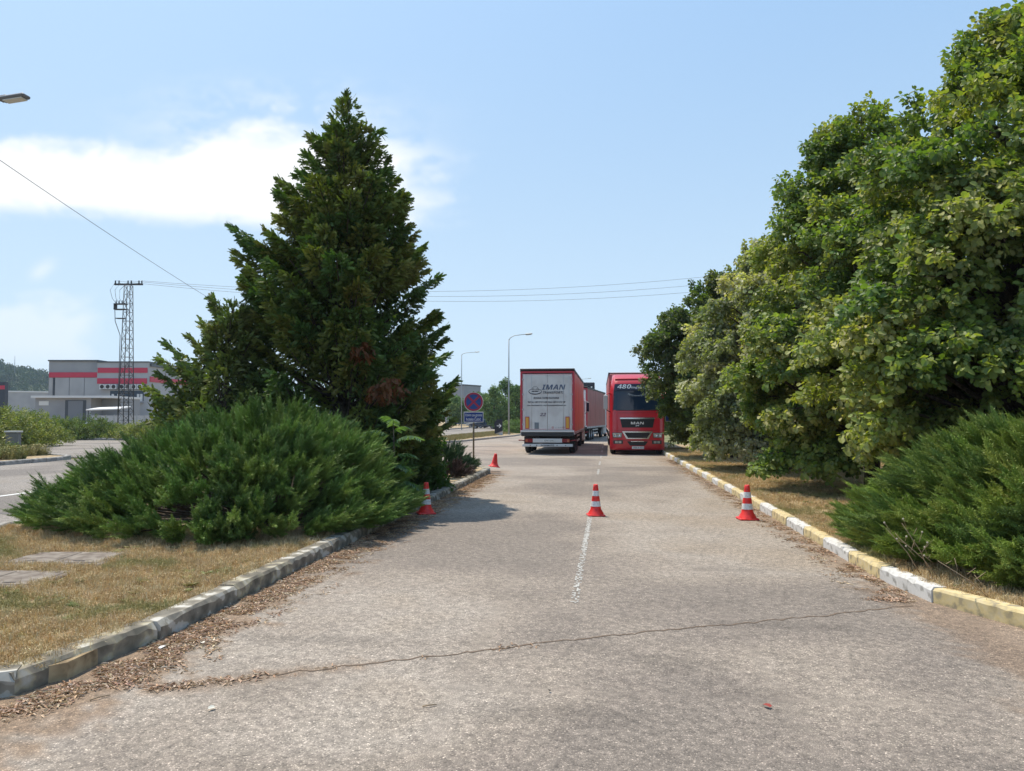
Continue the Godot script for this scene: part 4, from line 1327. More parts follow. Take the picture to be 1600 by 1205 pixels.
# ---------------------------------------------------------------- far side: halls, hill, pylon, wires
func far_things() -> void:
	var D := 130.0
	var turn := deg_to_rad(YAW)
	var fwd := Basis(Vector3.UP, turn) * Vector3(0, 0, -1)
	var right := Basis(Vector3.UP, turn) * Vector3(1, 0, 0)
	var place := func(px: float, d: float) -> Vector3: return fwd * d + right * (px - 800.0) / F * d
	var panel := noisy(mat(Color.WHITE, 0.55), ramp_tex(noise(81, 0.01, 3), 256, [0.2, 0.5, 0.8], [lin(0.31, 0.32, 0.34), lin(0.35, 0.36, 0.38), lin(0.38, 0.39, 0.405)]), 0.08)
	var panel2 := noisy(mat(Color.WHITE, 0.55), ramp_tex(noise(82, 0.01, 3), 256, [0.2, 0.5, 0.8], [lin(0.23, 0.24, 0.26), lin(0.265, 0.275, 0.295), lin(0.29, 0.30, 0.315)]), 0.08)
	var redm := mat(lin(0.48, 0.03, 0.07), 0.5)
	var dark := mat(lin(0.05, 0.06, 0.075), 0.4)
	var pale := mat(lin(0.62, 0.63, 0.64), 0.5)
	var rect := func(o: Node3D, called: String, x0: float, y0: float, x1: float, y1: float, out: float, th: float, m: Material, cx: float, d: float) -> MeshInstance3D:   # pixels of the facade, which stands square to the road's far bend
		var k := d / F
		var s := Vector3((x1 - x0) * k, (y1 - y0) * k, th)
		return part(o, called, bx(s), m, Vector3(((x0 + x1) * 0.5 - cx) * k, (653.0 - (y0 + y1) * 0.5) * k + EYE, out - th * 0.5))
	var h := thing("industrial_hall", "large grey panelled hall with red stripes and rooftop-high cooling units", "building", place.call(154, D), turn)
	rect.call(h, "wall", 75, 563.5, 153, 669, 0.0, 22.0, panel2, 154, D)
	for i in 4: rect.call(h, "wall_panel", [86, 108.5, 132, 76.5][i], 590.5, [107.5, 131, 152.5, 82][i], 669, 0.10, 0.1, panel, 154, D)
	rect.call(h, "red_stripe", 76, 582, 152, 590, 0.14, 0.14, redm, 154, D)
	rect.call(h, "downpipe", 83, 590.5, 84.5, 618, 0.16, 0.15, dark, 154, D)
	rect.call(h, "front_block", 153, 566, 233, 669, 0.45, 22.4, panel, 154, D)
	rect.call(h, "red_stripe", 154, 575, 231.5, 583, 0.55, 0.1, redm, 154, D)
	rect.call(h, "red_stripe", 153.5, 591.5, 231, 600, 0.55, 0.1, redm, 154, D)
	rect.call(h, "parapet", 74, 562.5, 153, 564.5, 0.2, 22.3, dark, 154, D)
	rect.call(h, "parapet", 152.5, 565, 234, 566.8, 0.6, 22.6, dark, 154, D)
	rect.call(h, "unit_recess", 159.5, 600.5, 230, 609, 0.50, 0.05, dark, 154, D)
	for x in [163.5, 172.5, 181.5, 194.0, 203.0, 212.5, 222.0]:
		var u: MeshInstance3D = rect.call(h, "cooling_unit", x - 4.1, 601, x + 4.1, 608.5, 1.0, 0.5, pale, 154, D)
		var fan := MB.new()
		fan.lathe([Vector2(0.33, 0.0), Vector2(0.33, 0.02), Vector2(0.0, 0.02)], 18, Vector3(0, 0, 0.25), Basis(Vector3.RIGHT, PI / 2))
		part(u, "fan", fan.done(), M.black)
	rect.call(h, "window_band", 174, 611, 226, 627, 0.50, 0.05, M.glass, 154, D)
	for x in [178.5, 187.5, 218.0, 223.0]: rect.call(h, "window_panel", x - 1.8, 616, x + 1.8, 627.5, 0.58, 0.08, pale, 154, D)
	var u2: MeshInstance3D = rect.call(h, "cooling_unit", 204, 620.5, 211.5, 628, 1.0, 0.5, pale, 154, D)
	var fan2 := MB.new()
	fan2.lathe([Vector2(0.3, 0.0), Vector2(0.3, 0.02), Vector2(0.0, 0.02)], 18, Vector3(0, 0, 0.25), Basis(Vector3.RIGHT, PI / 2))
	part(u2, "fan", fan2.done(), M.black)
	rect.call(h, "ledge", 172, 628, 226, 630, 0.9, 0.45, panel2, 154, D)
	var ax := thing("low_annex", "low grey annex with flat white roof in front of the striped hall", "building", place.call(113, 112), turn)
	rect.call(ax, "wall", 55, 622, 142, 672, 0.0, 9.0, panel2, 113, 112)
	rect.call(ax, "side_wing", 142, 621, 172, 672, -3.0, 6.0, mat(lin(0.24, 0.255, 0.28), 0.6), 113, 112)
	rect.call(ax, "roof", 51, 618.5, 173, 622, 0.5, 9.6, pale, 113, 112)
	rect.call(ax, "doorway", 102, 625.5, 134.5, 672, 0.05, 0.05, dark, 113, 112)
	rect.call(ax, "door_leaf", 107, 626.5, 130, 672, 0.09, 0.03, mat(lin(0.17, 0.185, 0.21), 0.5), 113, 112)
	rect.call(ax, "window", 61, 627, 76, 633.5, 0.05, 0.05, pale, 113, 112)
	var cn := thing("entrance_canopy", "small white sloped canopy roof beside the grey annex", "canopy", place.call(168, 108), turn)
	part(cn, "roof", bx(Vector3(4.6, 0.18, 3.4), 0.03), pale, Vector3(0.2, 3.0, 0), Vector3(0.10, 0, 0.03))
	for x in [-1.9, 2.2]:
		part(cn, "post", tb([Vector3(x, 0, 1.4), Vector3(x, 2.9, 1.4)], 0.06), M.steel)
	part(h, "red_stripe", bx(Vector3(0.1, 0.9, 21.0)), redm, Vector3((233.0 - 154.0) * D / F + 0.05, 8.2, -10.5))
	part(h, "side_roof_edge", bx(Vector3(0.3, 0.5, 22.0)), dark, Vector3((233.0 - 154.0) * D / F + 0.12, 10.6, -11.0))
	var fr := thing("yard_fence", "pale metal panel fence in front of the striped hall", "fence", place.call(190, 100), turn)
	for i in 9:
		part(fr, "post", bx(Vector3(0.08, 2.1, 0.08)), M.galv, Vector3(-3.9 + i * 0.98, 1.05, 0))
	for i in 8:
		part(fr, "panel", bx(Vector3(0.86, 1.7, 0.03)), mat(lin(0.40, 0.41, 0.43), 0.6), Vector3(-3.41 + i * 0.98, 1.15, 0))
	var lw := thing("low_warehouse", "long low pale warehouse below the wooded hill", "building", place.call(35, 170), turn)
	part(lw, "wall", bx(Vector3(12.5, 7.4, 14)), panel, Vector3(0.5, 3.7, -7))
	part(lw, "roof_edge", bx(Vector3(12.7, 0.3, 14.2)), pale, Vector3(0.5, 7.45, -7), Vector3(0, 0, -0.015))
	var db := thing("dark_store", "dark blue building with a red stripe left of the low warehouse", "building", place.call(-21, 140), turn)
	part(db, "wall", bx(Vector3(6.4, 8.2, 1.0)), mat(lin(0.03, 0.04, 0.06), 0.5), Vector3(0, 4.1, -0.5))
	part(db, "red_stripe", bx(Vector3(6.42, 0.7, 0.1)), redm, Vector3(0, 7.2, 0.05))
	var gb := thing("grey_block", "plain grey flat-roofed block far down the main road", "building", place.call(722, 190), turn)
	part(gb, "wall", bx(Vector3(5.4, 9.6, 8)), panel2, Vector3(0, 4.8, -4), Vector3(0, -0.5, 0))
	part(gb, "roof", bx(Vector3(5.7, 0.3, 8.3)), dark, Vector3(0, 9.75, -4), Vector3(0, -0.5, 0))
	car("white car parked behind the yard fence", place.call(152, 103), turn + 1.6, mat(lin(0.7, 0.7, 0.7), 0.25, 0.0, 0.8), "cars by the hall")
	car("silver grey car parked behind the yard fence", place.call(176, 103), turn + 1.5, mat(lin(0.4, 0.42, 0.45), 0.3, 0.3, 0.8), "cars by the hall")
	car("red car parked in front of the annex", place.call(72, 104), turn + 1.6, mat(lin(0.4, 0.03, 0.03), 0.3, 0.0, 0.8), "cars by the hall")

	# wooded hill
	var r := rng(301)
	var nz := noise(302, 0.004, 3)
	var ridge := func(px: float) -> float:
		return 76.0 * exp(-pow((px + 190.0) / 290.0, 2.0)) + 9.0 + 6.0 * nz.get_noise_1d(px * 4.0)
	var hm := MB.new()
	hm.smooth = true
	var hp := func(i: int, j: int) -> Vector3:
		var px := -700.0 + 60.0 * i
		var d := 520.0 + 60.0 * j
		var y: float = ridge.call(px) * smoothstep(0.0, 6.0, float(j)) - 1.0
		var p: Vector3 = fwd * d + right * (px - 800.0) / F * d
		return Vector3(p.x, y, p.z)
	for i in 40:
		for j in 8: hm.quad(hp.call(i, j), hp.call(i + 1, j), hp.call(i + 1, j + 1), hp.call(i, j + 1))
	var hill_m := noisy(mat(Color.WHITE, 0.95), ramp_tex(noise(303, 0.03, 4), 256, [0.2, 0.5, 0.8], [lin(0.03, 0.05, 0.02), lin(0.055, 0.08, 0.03), lin(0.08, 0.10, 0.04)]), 0.02)
	part(self, "hills", hm.done(), hill_m).set_meta("kind", "structure")
	var puff := puff_mesh(7, 90, 0.30)
	var far_leaf := leaf_mat(Color(0.5, 0.6, 0.3), 0.7)
	var tr := []
	var co := []
	for i in 3200:
		var px := r.randf_range(-500, 330) if i % 4 else r.randf_range(500, 1300)
		var j := r.randf_range(0.6, 7.2)
		var d := 520.0 + 60.0 * j
		var y: float = ridge.call(px) * smoothstep(0.0, 6.0, j)
		var p: Vector3 = fwd * d + right * (px - 800.0) / F * d
		var s := r.randf_range(2.6, 5.4)
		tr.append(Transform3D(Basis.from_euler(Vector3(r.randf() * TAU, r.randf() * TAU, 0)) * Basis.from_scale(Vector3(s, s * r.randf_range(0.9, 1.3), s)), Vector3(p.x, y + s * 0.6, p.z)))
		co.append(pick(r, [Color(0.05, 0.085, 0.03), Color(0.065, 0.10, 0.035), Color(0.04, 0.07, 0.03)], 0.2))
	tag(many(self, "hillside_wood", puff, far_leaf, tr, co), "dense green wood covering the distant hillside", "wood", "", "stuff")
	tag(part(self, "radio_mast", tb([at(23, 573, 640) - Vector3(0, 6, 0), at(23, 556, 640)], 0.35, 0.15, 5), M.galv), "thin radio mast on the wooded hilltop", "mast")

	# pylon and overhead wires
	var py: Vector3 = place.call(197, 64)
	pylon(py, 12.7, turn)
	var top := py + Vector3(0, 13.1, 0)
	var e: Vector3 = place.call(1330, 74) + Vector3(0, 15.6, 0)
	for k in 3:
		wire("long sagging power wire from the lattice pylon across the sky", top + right * [-1.05, 0.08, 1.05][k], e + Vector3(0, [0.0, 0.7, 1.5][k], 0), 2.2 - 0.15 * k, 0.012, "power wires from the pylon")
	wire("single cable slanting down from above the main road to the thuja", at(-160, 140, 18.0), at(470, 545, 70.0), 0.5, 0.011)

	# street lamps and the far roadside
	var l1 := gp(795, 681)
	street_lamp("tall galvanised lamp post beside the arrow sign", Vector3(l1.x, VERGE, l1.z), 9.0, right * 1.6 + Vector3(0, 0.55, 0), false, M.galv)
	var l2 := gp(721, 672)
	street_lamp("slim grey lamp post on the far side of the main road", Vector3(l2.x, 0, l2.z), 10.5, right * 1.9 + Vector3(0, 0.4, 0), true, M.galv)
	var head := at(32, 149, 15.5)
	street_lamp("dark lamp head on a long arm reaching over the main road", Vector3(head.x - 2.6, 0.0, head.z), head.y - 0.50, Vector3(2.15, 0.42, 0), true, M.lamp_dark)
	var l4: Vector3 = place.call(908, 150)
	street_lamp("distant lamp post behind the second trailer", l4, 8.9, right * 1.4 + Vector3(0, 0.4, 0), true, M.galv)
	var sg := thing("sign_box", "dark navy sign box on a post rising behind the second trailer", "sign", place.call(919.5, 92), turn)
	part(sg, "post", tb([Vector3(0, 0, 0), Vector3(0, 5.0, 0)], 0.09), M.steel)
	part(sg, "board", bx(Vector3(1.5, 0.98, 0.3), 0.08), mat(lin(0.014, 0.018, 0.03), 0.5), Vector3(0, 5.42, 0))
	part(sg, "mark", bx(Vector3(0.18, 0.14, 0.02), 0.004), M.white_ink, Vector3(0.36, 5.35, 0.155))
	var tints := [Color(0.15, 0.22, 0.07), Color(0.19, 0.26, 0.08), Color(0.12, 0.19, 0.07)]
	var spots := [[772, 118, 6.0, 2.0], [757, 150, 6.0, 2.6], [742, 170, 6.6, 3.0], [790, 128, 7.6, 2.2], [806, 120, 6.2, 2.3], [822, 125, 6.6, 2.4], [712, 160, 5.6, 2.8], [860, 170, 6.0, 3.0], [930, 190, 6.2, 3.2], [985, 160, 6.4, 3.0], [1052, 75, 4.5, 2.4], [1075, 82, 5.0, 2.6], [1110, 70, 5.0, 2.6]]
	for i in spots.size():
		var s: Array = spots[i]
		far_tree("bright green young tree in the row far down the main road" if i < 10 else "bushy tree behind the lindens, beyond the blue sign", place.call(s[0], s[1]), s[2], s[3], 70, puff, far_leaf, tints, M.bark, 400 + i, "trees far down the main road" if i < 10 else "trees beyond the lindens")
	for i in 4:
		var s: Array = [[800, 84, 1.3], [808, 80, 1.3], [815, 86, 1.4], [793, 90, 1.1]][i]
		shrub("hedge_bush", "green bush at the foot of the galvanised lamp post", "bush", place.call(s[0], s[1]), Vector3(1.1, s[2], 0.9), 260, leafy_twig(61, 9, 0.3, 0.4, 0.2, [Color.WHITE]), far_leaf, tints, M.bark, 420 + i, 0.35, 0.3, "bushes by the lamp post")
	car("dark blue car parked under the far trees", place.call(757, 122), turn + 1.5, mat(lin(0.02, 0.03, 0.06), 0.2, 0.0, 0.8), "cars under the far trees")
	car("grey car parked under the far trees", place.call(766, 128), turn + 1.2, mat(lin(0.12, 0.13, 0.14), 0.2, 0.3, 0.8), "cars under the far trees")
	car("pale silver car parked under the far trees", place.call(748, 135), turn + 1.5, mat(lin(0.4, 0.42, 0.45), 0.2, 0.3, 0.8), "cars under the far trees")

# ---------------------------------------------------------------- planting
func plants(left_island: PackedVector2Array, right_verge: PackedVector2Array) -> void:
	var bark: Material = M.bark
	var needle := leaf_mat(Color(0.80, 0.95, 0.45), 0.5)
	var broad := leaf_mat(Color(0.95, 1.0, 0.50), 0.45)
	var scale_leaf := leaf_mat(Color(0.26, 0.34, 0.12), 0.5)
	var j1 := juniper_spray(3)
	juniper("spreading_juniper", "wide dark green juniper mound on the left verge", Vector3(-4.95, VERGE, -11.7), Vector2.ZERO, 3.4, 1.6, 2.45, 2.3, 1.52, Vector2(2.5, 2.8), 880, Vector3(0.12, 0.1, 0.1), j1, scale_leaf, [Color(0.155, 0.25, 0.055), Color(0.185, 0.29, 0.06), Color(0.12, 0.20, 0.055), Color(0.235, 0.33, 0.075)], bark, 21)
	juniper("spreading_juniper", "bright green feathery juniper leaning over the painted kerb", Vector3(5.3, VERGE, -9.4), Vector2.ZERO, 1.85, 3.0, 2.2, 2.6, 1.5, Vector2(2.2, 2.4), 760, Vector3(-0.48, 0.12, 0.12), juniper_spray(4), scale_leaf, [Color(0.195, 0.275, 0.05), Color(0.24, 0.32, 0.055), Color(0.15, 0.225, 0.05), Color(0.29, 0.35, 0.07)], bark, 22, 1.2)
	juniper("spreading_juniper", "small low juniper at the foot of the no-stopping sign", Vector3(-4.35, VERGE, -22.0), Vector2.ZERO, 0.8, 0.45, 1.2, 1.0, 0.8, Vector2(2.0, 2.0), 90, Vector3(0.15, 0.1, 0.0), j1, scale_leaf, [Color(0.06, 0.12, 0.05), Color(0.075, 0.13, 0.045)], bark, 23, 0.9, 14)
	juniper("spreading_juniper", "withered brownish juniper tuft beside the small juniper", Vector3(-4.0, VERGE, -20.6), Vector2.ZERO, 0.35, 0.4, 0.5, 0.4, 0.42, Vector2(2.0, 2.0), 30, Vector3.ZERO, j1, scale_leaf, [Color(0.12, 0.075, 0.06), Color(0.10, 0.07, 0.055)], bark, 24, 0.6, 12)

	var fr := thuja_frond(5)
	var dark_t := [Color(0.205, 0.26, 0.08), Color(0.165, 0.235, 0.08), Color(0.275, 0.30, 0.095), Color(0.33, 0.32, 0.11), Color(0.145, 0.22, 0.08)]
	thuja("thuja_tree", "tall dark conical thuja on the left verge, with browned sprays", Vector3(-5.3, VERGE, -15.6), [1.75, 1.9, 1.95, 1.95, 1.9, 1.8, 1.68, 1.5, 1.28, 1.0, 0.66, 0.12], 8.1, 470, 190, fr, needle, dark_t, bark, 31, 1.0, [Vector3(-2.0, 5.2, 0.3), Vector3(-2.15, 4.9, 0.5), Vector3(-2.35, 5.65, 0.3), Vector3(-2.2, 5.4, 0.1), Vector3(-2.25, 5.1, 0.3), Vector3(-2.0, 4.6, 0.4), Vector3(-1.35, 6.6, 0.2), Vector3(-1.2, 6.3, 0.3), Vector3(-0.7, 7.5, 0.2), Vector3(0.75, 7.6, 0.1), Vector3(0.55, 7.3, 0.3), Vector3(0.0, 8.45, 0), Vector3(0.12, 8.3, 0.1), Vector3(-0.1, 8.2, 0.1)])
	thuja("thuja_tree", "short bushy thuja leaning out beside the tall thuja", Vector3(-7.35, VERGE, -14.6), [1.0, 1.1, 1.1, 1.0, 0.85, 0.6, 0.25], 4.0, 115, 170, fr, needle, [Color(0.26, 0.30, 0.11), Color(0.33, 0.34, 0.13), Color(0.21, 0.26, 0.10)], bark, 32, 0.9, [Vector3(-1.25, 2.5, 0.3), Vector3(-1.4, 2.2, 0.3), Vector3(-1.2, 2.0, 0.4), Vector3(-1.15, 3.1, 0.2), Vector3(-1.3, 2.8, 0.2), Vector3(0.45, 3.8, 0.1), Vector3(0.4, 3.6, 0.1), Vector3(-0.3, 4.0, 0.1), Vector3(-0.25, 3.8, 0.1)])
	thuja("thuja_tree", "low green thuja skirt hanging over the left kerb", Vector3(-4.25, VERGE, -15.4), [0.8, 0.8, 0.75, 0.5, 0.2], 2.2, 50, 160, fr, needle, [Color(0.09, 0.14, 0.05), Color(0.11, 0.155, 0.05)], bark, 33, 0.9)
	# browned sprays hanging in the tall thuja
	var dead := [Color(0.26, 0.10, 0.045), Color(0.20, 0.085, 0.04)]
	var tall := get_node("thuja_tree")
	for q in [[565, 545, -13.75, 0.2], [610, 605, -13.75, 0.24], [590, 612, -13.75, 0.18]]:
		var rr := rng(int(q[0]))
		var dt := []
		var dc := []
		for i in 70:
			dt.append(Transform3D(along(Vector3(0, -1, 0) + rdir(rr) * 0.8, rr.randf() * TAU, rr.randf_range(0.12, 0.2)), rdir(rr) * q[3] * Vector3(1, 0.8, 1)))
			dc.append(pick(rr, dead, 0.2))
		var o := many(tall, "dead_spray", fr, needle, dt, dc)
		o.position = at(q[0], q[1], q[2]) - tall.position
		o.set_meta("label", "rust brown withered spray")

	# silver lindens along the right verge
	var green := [Color(0.95, 1.0, 1.0), Color(1.3, 1.25, 1.0), Color(0.62, 0.74, 0.8), Color(2.0, 1.85, 2.1), Color(0.75, 0.88, 0.8)]
	var silver := [Color(1.0, 1.0, 1.0), Color(1.9, 1.75, 1.9), Color(1.3, 1.25, 1.3), Color(2.3, 2.1, 2.4)]
	var lg := [leafy_twig(41, 13, 0.29, 0.50, 0.75, green), leafy_twig(42, 13, 0.29, 0.50, 0.6, green)]
	var ls := [leafy_twig(43, 13, 0.29, 0.50, 0.75, silver), leafy_twig(44, 13, 0.29, 0.50, 0.6, silver)]
	var tg := [Color(0.26, 0.31, 0.10), Color(0.33, 0.36, 0.125), Color(0.19, 0.25, 0.085), Color(0.40, 0.40, 0.17)]
	var ts := [Color(0.38, 0.39, 0.25), Color(0.48, 0.47, 0.33), Color(0.28, 0.31, 0.18)]
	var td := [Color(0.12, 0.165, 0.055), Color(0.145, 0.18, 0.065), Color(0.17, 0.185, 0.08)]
	linden("tallest linden with yellow green leaves, behind the feathery juniper", Vector3(7.15, VERGE, -13.4), Vector3(0.1, 4.35, 0), Vector3(3.0, 3.8, 3.1), 310, 46, lg, broad, tg, bark, 51, 0.27)
	linden("broad linden with dark lower leaves, next after the tallest", Vector3(5.9, VERGE, -17.8), Vector3(0, 4.3, 0), Vector3(2.2, 4.0, 2.5), 250, 42, lg, broad, tg, bark, 52, 0.27)
	linden("linden with silvery bleached leaves above the dry grass", Vector3(5.6, VERGE, -24.2), Vector3(0, 3.7, 0), Vector3(2.55, 3.2, 2.7), 250, 42, ls, broad, ts, bark, 53, 0.28)
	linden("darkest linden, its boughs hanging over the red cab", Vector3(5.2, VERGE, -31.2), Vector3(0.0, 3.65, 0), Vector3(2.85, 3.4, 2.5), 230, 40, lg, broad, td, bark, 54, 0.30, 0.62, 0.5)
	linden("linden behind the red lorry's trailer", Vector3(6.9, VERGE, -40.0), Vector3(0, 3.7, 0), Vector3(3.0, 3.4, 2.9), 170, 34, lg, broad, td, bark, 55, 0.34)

	# shrubs round the thuja
	shrub("broadleaf_shrub", "pale olive leafy shrub left of the short thuja", "shrub", Vector3(-8.15, VERGE, -14.8), Vector3(0.85, 2.45, 0.8), 520, leafy_twig(71, 12, 0.26, 0.36, 0.3, green), broad, [Color(0.15, 0.165, 0.06), Color(0.18, 0.185, 0.07), Color(0.12, 0.14, 0.05)], bark, 61, 0.30)
	shrub("broadleaf_shrub", "dark purple leaved shrub at the thuja's roadside edge", "shrub", Vector3(-4.6, VERGE, -18.2), Vector3(0.58, 3.3, 0.7), 560, leafy_twig(72, 12, 0.34, 0.28, 0.9, [Color.WHITE, Color(1.3, 1.1, 1.0)]), needle, [Color(0.075, 0.065, 0.04), Color(0.10, 0.06, 0.045), Color(0.07, 0.085, 0.04)], bark, 62, 0.32, 0.1)
	shrub("broadleaf_shrub", "deep green leafy shrub under the thuja by the kerb", "shrub", Vector3(-4.15, VERGE, -17.0), Vector3(0.6, 1.6, 0.8), 480, leafy_twig(73, 11, 0.28, 0.36, 0.5, [Color.WHITE]), needle, [Color(0.07, 0.12, 0.04), Color(0.085, 0.14, 0.045)], bark, 63, 0.28)
	ailanthus("young sapling with long feathered leaves above the juniper mound", Vector3(-3.42, VERGE, -12.6), 1.55, 13, 0.62, broad, bark, Color(0.14, 0.23, 0.12), 64)
	ailanthus("light green feathered sapling beside the no-stopping sign", Vector3(-4.7, VERGE, -20.3), 2.2, 16, 0.75, broad, bark, Color(0.14, 0.20, 0.07), 65)
	ailanthus("taller feathered sapling behind the purple shrub", Vector3(-5.1, VERGE, -20.0), 2.7, 15, 0.75, broad, bark, Color(0.12, 0.18, 0.07), 66)

	# dry grass
	var g1 := grass_tuft(1, 11, 0.034, 0.040)
	var gm := leaf_mat(Color(0.4, 0.4, 0.25), 0.7)
	var gn := noise(601, 0.55, 3)
	var r := rng(602)
	for part_ in 2:
		var poly: PackedVector2Array = left_island if part_ == 0 else right_verge
		var tr := []
		var co := []
		var want := 42000 if part_ == 0 else 62000
		var tries := 0
		while tr.size() < want and tries < want * 6:
			tries += 1
			var p := Vector2(r.randf_range(-9, -3.5), r.randf_range(-10.5, -3.8)) if part_ == 0 else Vector2(3.05 + 9.0 * pow(r.randf(), 1.6), -7.0 - 34.0 * pow(r.randf(), 1.3))
			if not Geometry2D.is_point_in_polygon(p, poly): continue
			if part_ == 0 and on_slab(p): continue
			var v := gn.get_noise_2d(p.x, p.y)
			var far := 1.0 + maxf(0.0, -p.y - 10.0) * 0.035
			var thin := gn.get_noise_2d(p.x * 3.0 + 70.0, p.y * 3.0)
			if thin < -0.12 and r.randf() < 0.75: continue
			tr.append(Transform3D(Basis.from_euler(Vector3(r.randf_range(-0.35, 0.35), r.randf() * TAU, r.randf_range(-0.35, 0.35))) * Basis.from_scale(Vector3(far, pow(r.randf(), 1.6) * 1.4 + 0.45, far) * r.randf_range(0.7, 1.35)), Vector3(p.x, VERGE, p.y)))
			var greenish := smoothstep(0.12, 0.42, v + r.randf_range(-0.12, 0.12) + (0.06 if part_ == 0 and p.y > -6.5 else -0.05))
			var c := pick(r, [Color(0.58, 0.42, 0.22), Color(0.66, 0.50, 0.28), Color(0.48, 0.33, 0.165), Color(0.74, 0.60, 0.37)], 0.22).lerp(Color(0.26, 0.27, 0.09), greenish * 0.7)
			co.append(c)
		tag(many(self, "dry_grass", g1, gm, tr, co), ["sun-dried mown grass on the left verge", "sun-dried mown grass under the lindens"][part_], "grass", "", "stuff")
	var wm := MB.new()
	for i in 9:
		var a := i * 2.4
		wm.color = Color.WHITE * r.randf_range(0.75, 1.2)
		leaf(wm, Vector3.ZERO, Vector3(cos(a), 0.55, sin(a)), Vector3.UP, 0.055 * r.randf_range(0.6, 1.3), 0.22)
	var wtr := []
	var wco := []
	while wtr.size() < 420:
		var p := Vector2(r.randf_range(-8.2, -3.6), r.randf_range(-9.3, -4.2)) if wtr.size() % 2 else Vector2(r.randf_range(3.2, 6.5), r.randf_range(-20, -7.5))
		if gn.get_noise_2d(p.x * 0.9 + 9.0, p.y * 0.9) < 0.0: continue
		wtr.append(Transform3D(Basis(Vector3.UP, r.randf() * TAU) * Basis.from_scale(Vector3.ONE * r.randf_range(0.6, 1.6)), Vector3(p.x, VERGE, p.y)))
		wco.append(pick(r, [Color(0.16, 0.21, 0.06), Color(0.22, 0.25, 0.08), Color(0.30, 0.28, 0.11)], 0.2))
	tag(many(self, "lawn_weeds", wm.done(0.0, true), gm, wtr, wco), "small green weeds scattered through the dry grass", "weeds", "", "stuff")
	# needles and leaf litter in the gutters
	var fl := MB.new()
	var lr := rng(611)
	for i in 7:
		var p := rdir(lr) * Vector3(0.04, 0.0, 0.04) + Vector3(0, 0.004, 0)
		fl.color = Color.WHITE * lr.randf_range(0.6, 1.3)
		leaf(fl, p, rdir(lr) * Vector3(1, 0.18, 1), Vector3.UP + rdir(lr) * 0.4, 0.022 * lr.randf_range(0.4, 1.4), lr.randf_range(0.06, 0.22))
	var flake := fl.done(0.0, true)
	var ltr := []
	var lco := []
	var ln := noise(612, 1.2, 3)
	while ltr.size() < 7000:
		var p: Vector3
		var k := lr.randf()
		if k < 0.74:
			p = Vector3(KL + 0.02 + absf(lr.randfn(0.0, 0.20)), 0.002, -3.9 - 19.0 * pow(lr.randf(), 1.7))
			if p.z > -4.7: p.x -= (p.z + 4.7) * -0.9 * -1.0
			if ln.get_noise_2d(p.x * 2.0, p.z * 2.0) + lr.randf_range(-0.2, 0.2) < -0.02 or p.x > KL + 0.75: continue
		elif k < 0.9975:
			p = Vector3(KR - 0.02 - absf(lr.randfn(0.0, 0.16)), 0.002, -7.6 - 24.0 * pow(lr.randf(), 1.4))
			if ln.get_noise_2d(p.x * 2.0, p.z * 2.0) + lr.randf_range(-0.2, 0.2) < 0.05: continue
		else:
			var cc := [gp(240, 1078), gp(420, 1057), gp(870, 1003), gp(1420, 948)]
			var q := pow(lr.randf(), 2.2) * 2.0
			p = cc[int(minf(q, 2.0))].lerp(cc[int(minf(q, 2.0)) + 1], q - int(minf(q, 2.0))) + Vector3(0, 0.002, lr.randfn(0.0, 0.022))
		ltr.append(Transform3D(Basis(Vector3.UP, lr.randf() * TAU) * Basis.from_scale(Vector3.ONE * lr.randf_range(0.6, 1.5)), p))
		lco.append(pick(lr, [Color(0.46, 0.31, 0.21), Color(0.54, 0.38, 0.26), Color(0.36, 0.235, 0.16), Color(0.62, 0.49, 0.36)], 0.2))
	tag(many(self, "leaf_litter", flake, gm, ltr, lco), "brown leaf and needle litter lying in the gutters", "litter", "", "stuff")

	# rank growth across the main road
	var weeds := MB.new()
	var wr := rng(621)
	for i in 14:
		var a := wr.randf() * TAU
		var o := Vector3(cos(a), 0, sin(a))
		weeds.color = Color.WHITE * wr.randf_range(0.7, 1.25)
		weeds.spike(o * 0.12 * wr.randf(), o * wr.randf_range(0.1, 0.4) + Vector3(0, wr.randf_range(0.5, 1.0), 0), 0.012)
		leaf(weeds, o * 0.15 + Vector3(0, wr.randf_range(0.1, 0.8), 0), o + Vector3(0, 0.4, 0), Vector3.UP + o * 0.3, 0.16, 0.25)
	var weed := weeds.done(0.0, true)
	var wt := []
	var wc := []
	var post := gp(20, 714)
	for i in 14000:
		var x := -21.9 - 30.0 * pow(wr.randf(), 1.3)
		var z := -30.8 + 12.0 * pow(wr.randf(), 1.3) if i % 3 else -56.0 - 26.0 * wr.randf()
		if i % 3 == 0: x = -23.0 - 70.0 * wr.randf()
		elif x > -23.4 and z < -28.5: continue
		if i % 3 and x > -22.5 + 0.4 * sin(z * 2.0): continue
		if Vector2(x - post.x, z - post.z - 1.0).length() < 1.3: continue
		var s := wr.randf_range(0.45, 1.15) * (0.55 if x > -24.2 else 1.0)
		wt.append(Transform3D(Basis(Vector3.UP, wr.randf() * TAU) * Basis.from_scale(Vector3(s, s, s)), Vector3(x, VERGE, z)))
		wc.append(pick(wr, [Color(0.38, 0.34, 0.15), Color(0.46, 0.40, 0.21), Color(0.24, 0.27, 0.09), Color(0.31, 0.32, 0.12)], 0.2))
	tag(many(self, "tall_weeds", weed, gm, wt, wc), "tall half-dry weeds on the far side of the main road", "weeds", "", "stuff")
	var it := []
	var ic := []
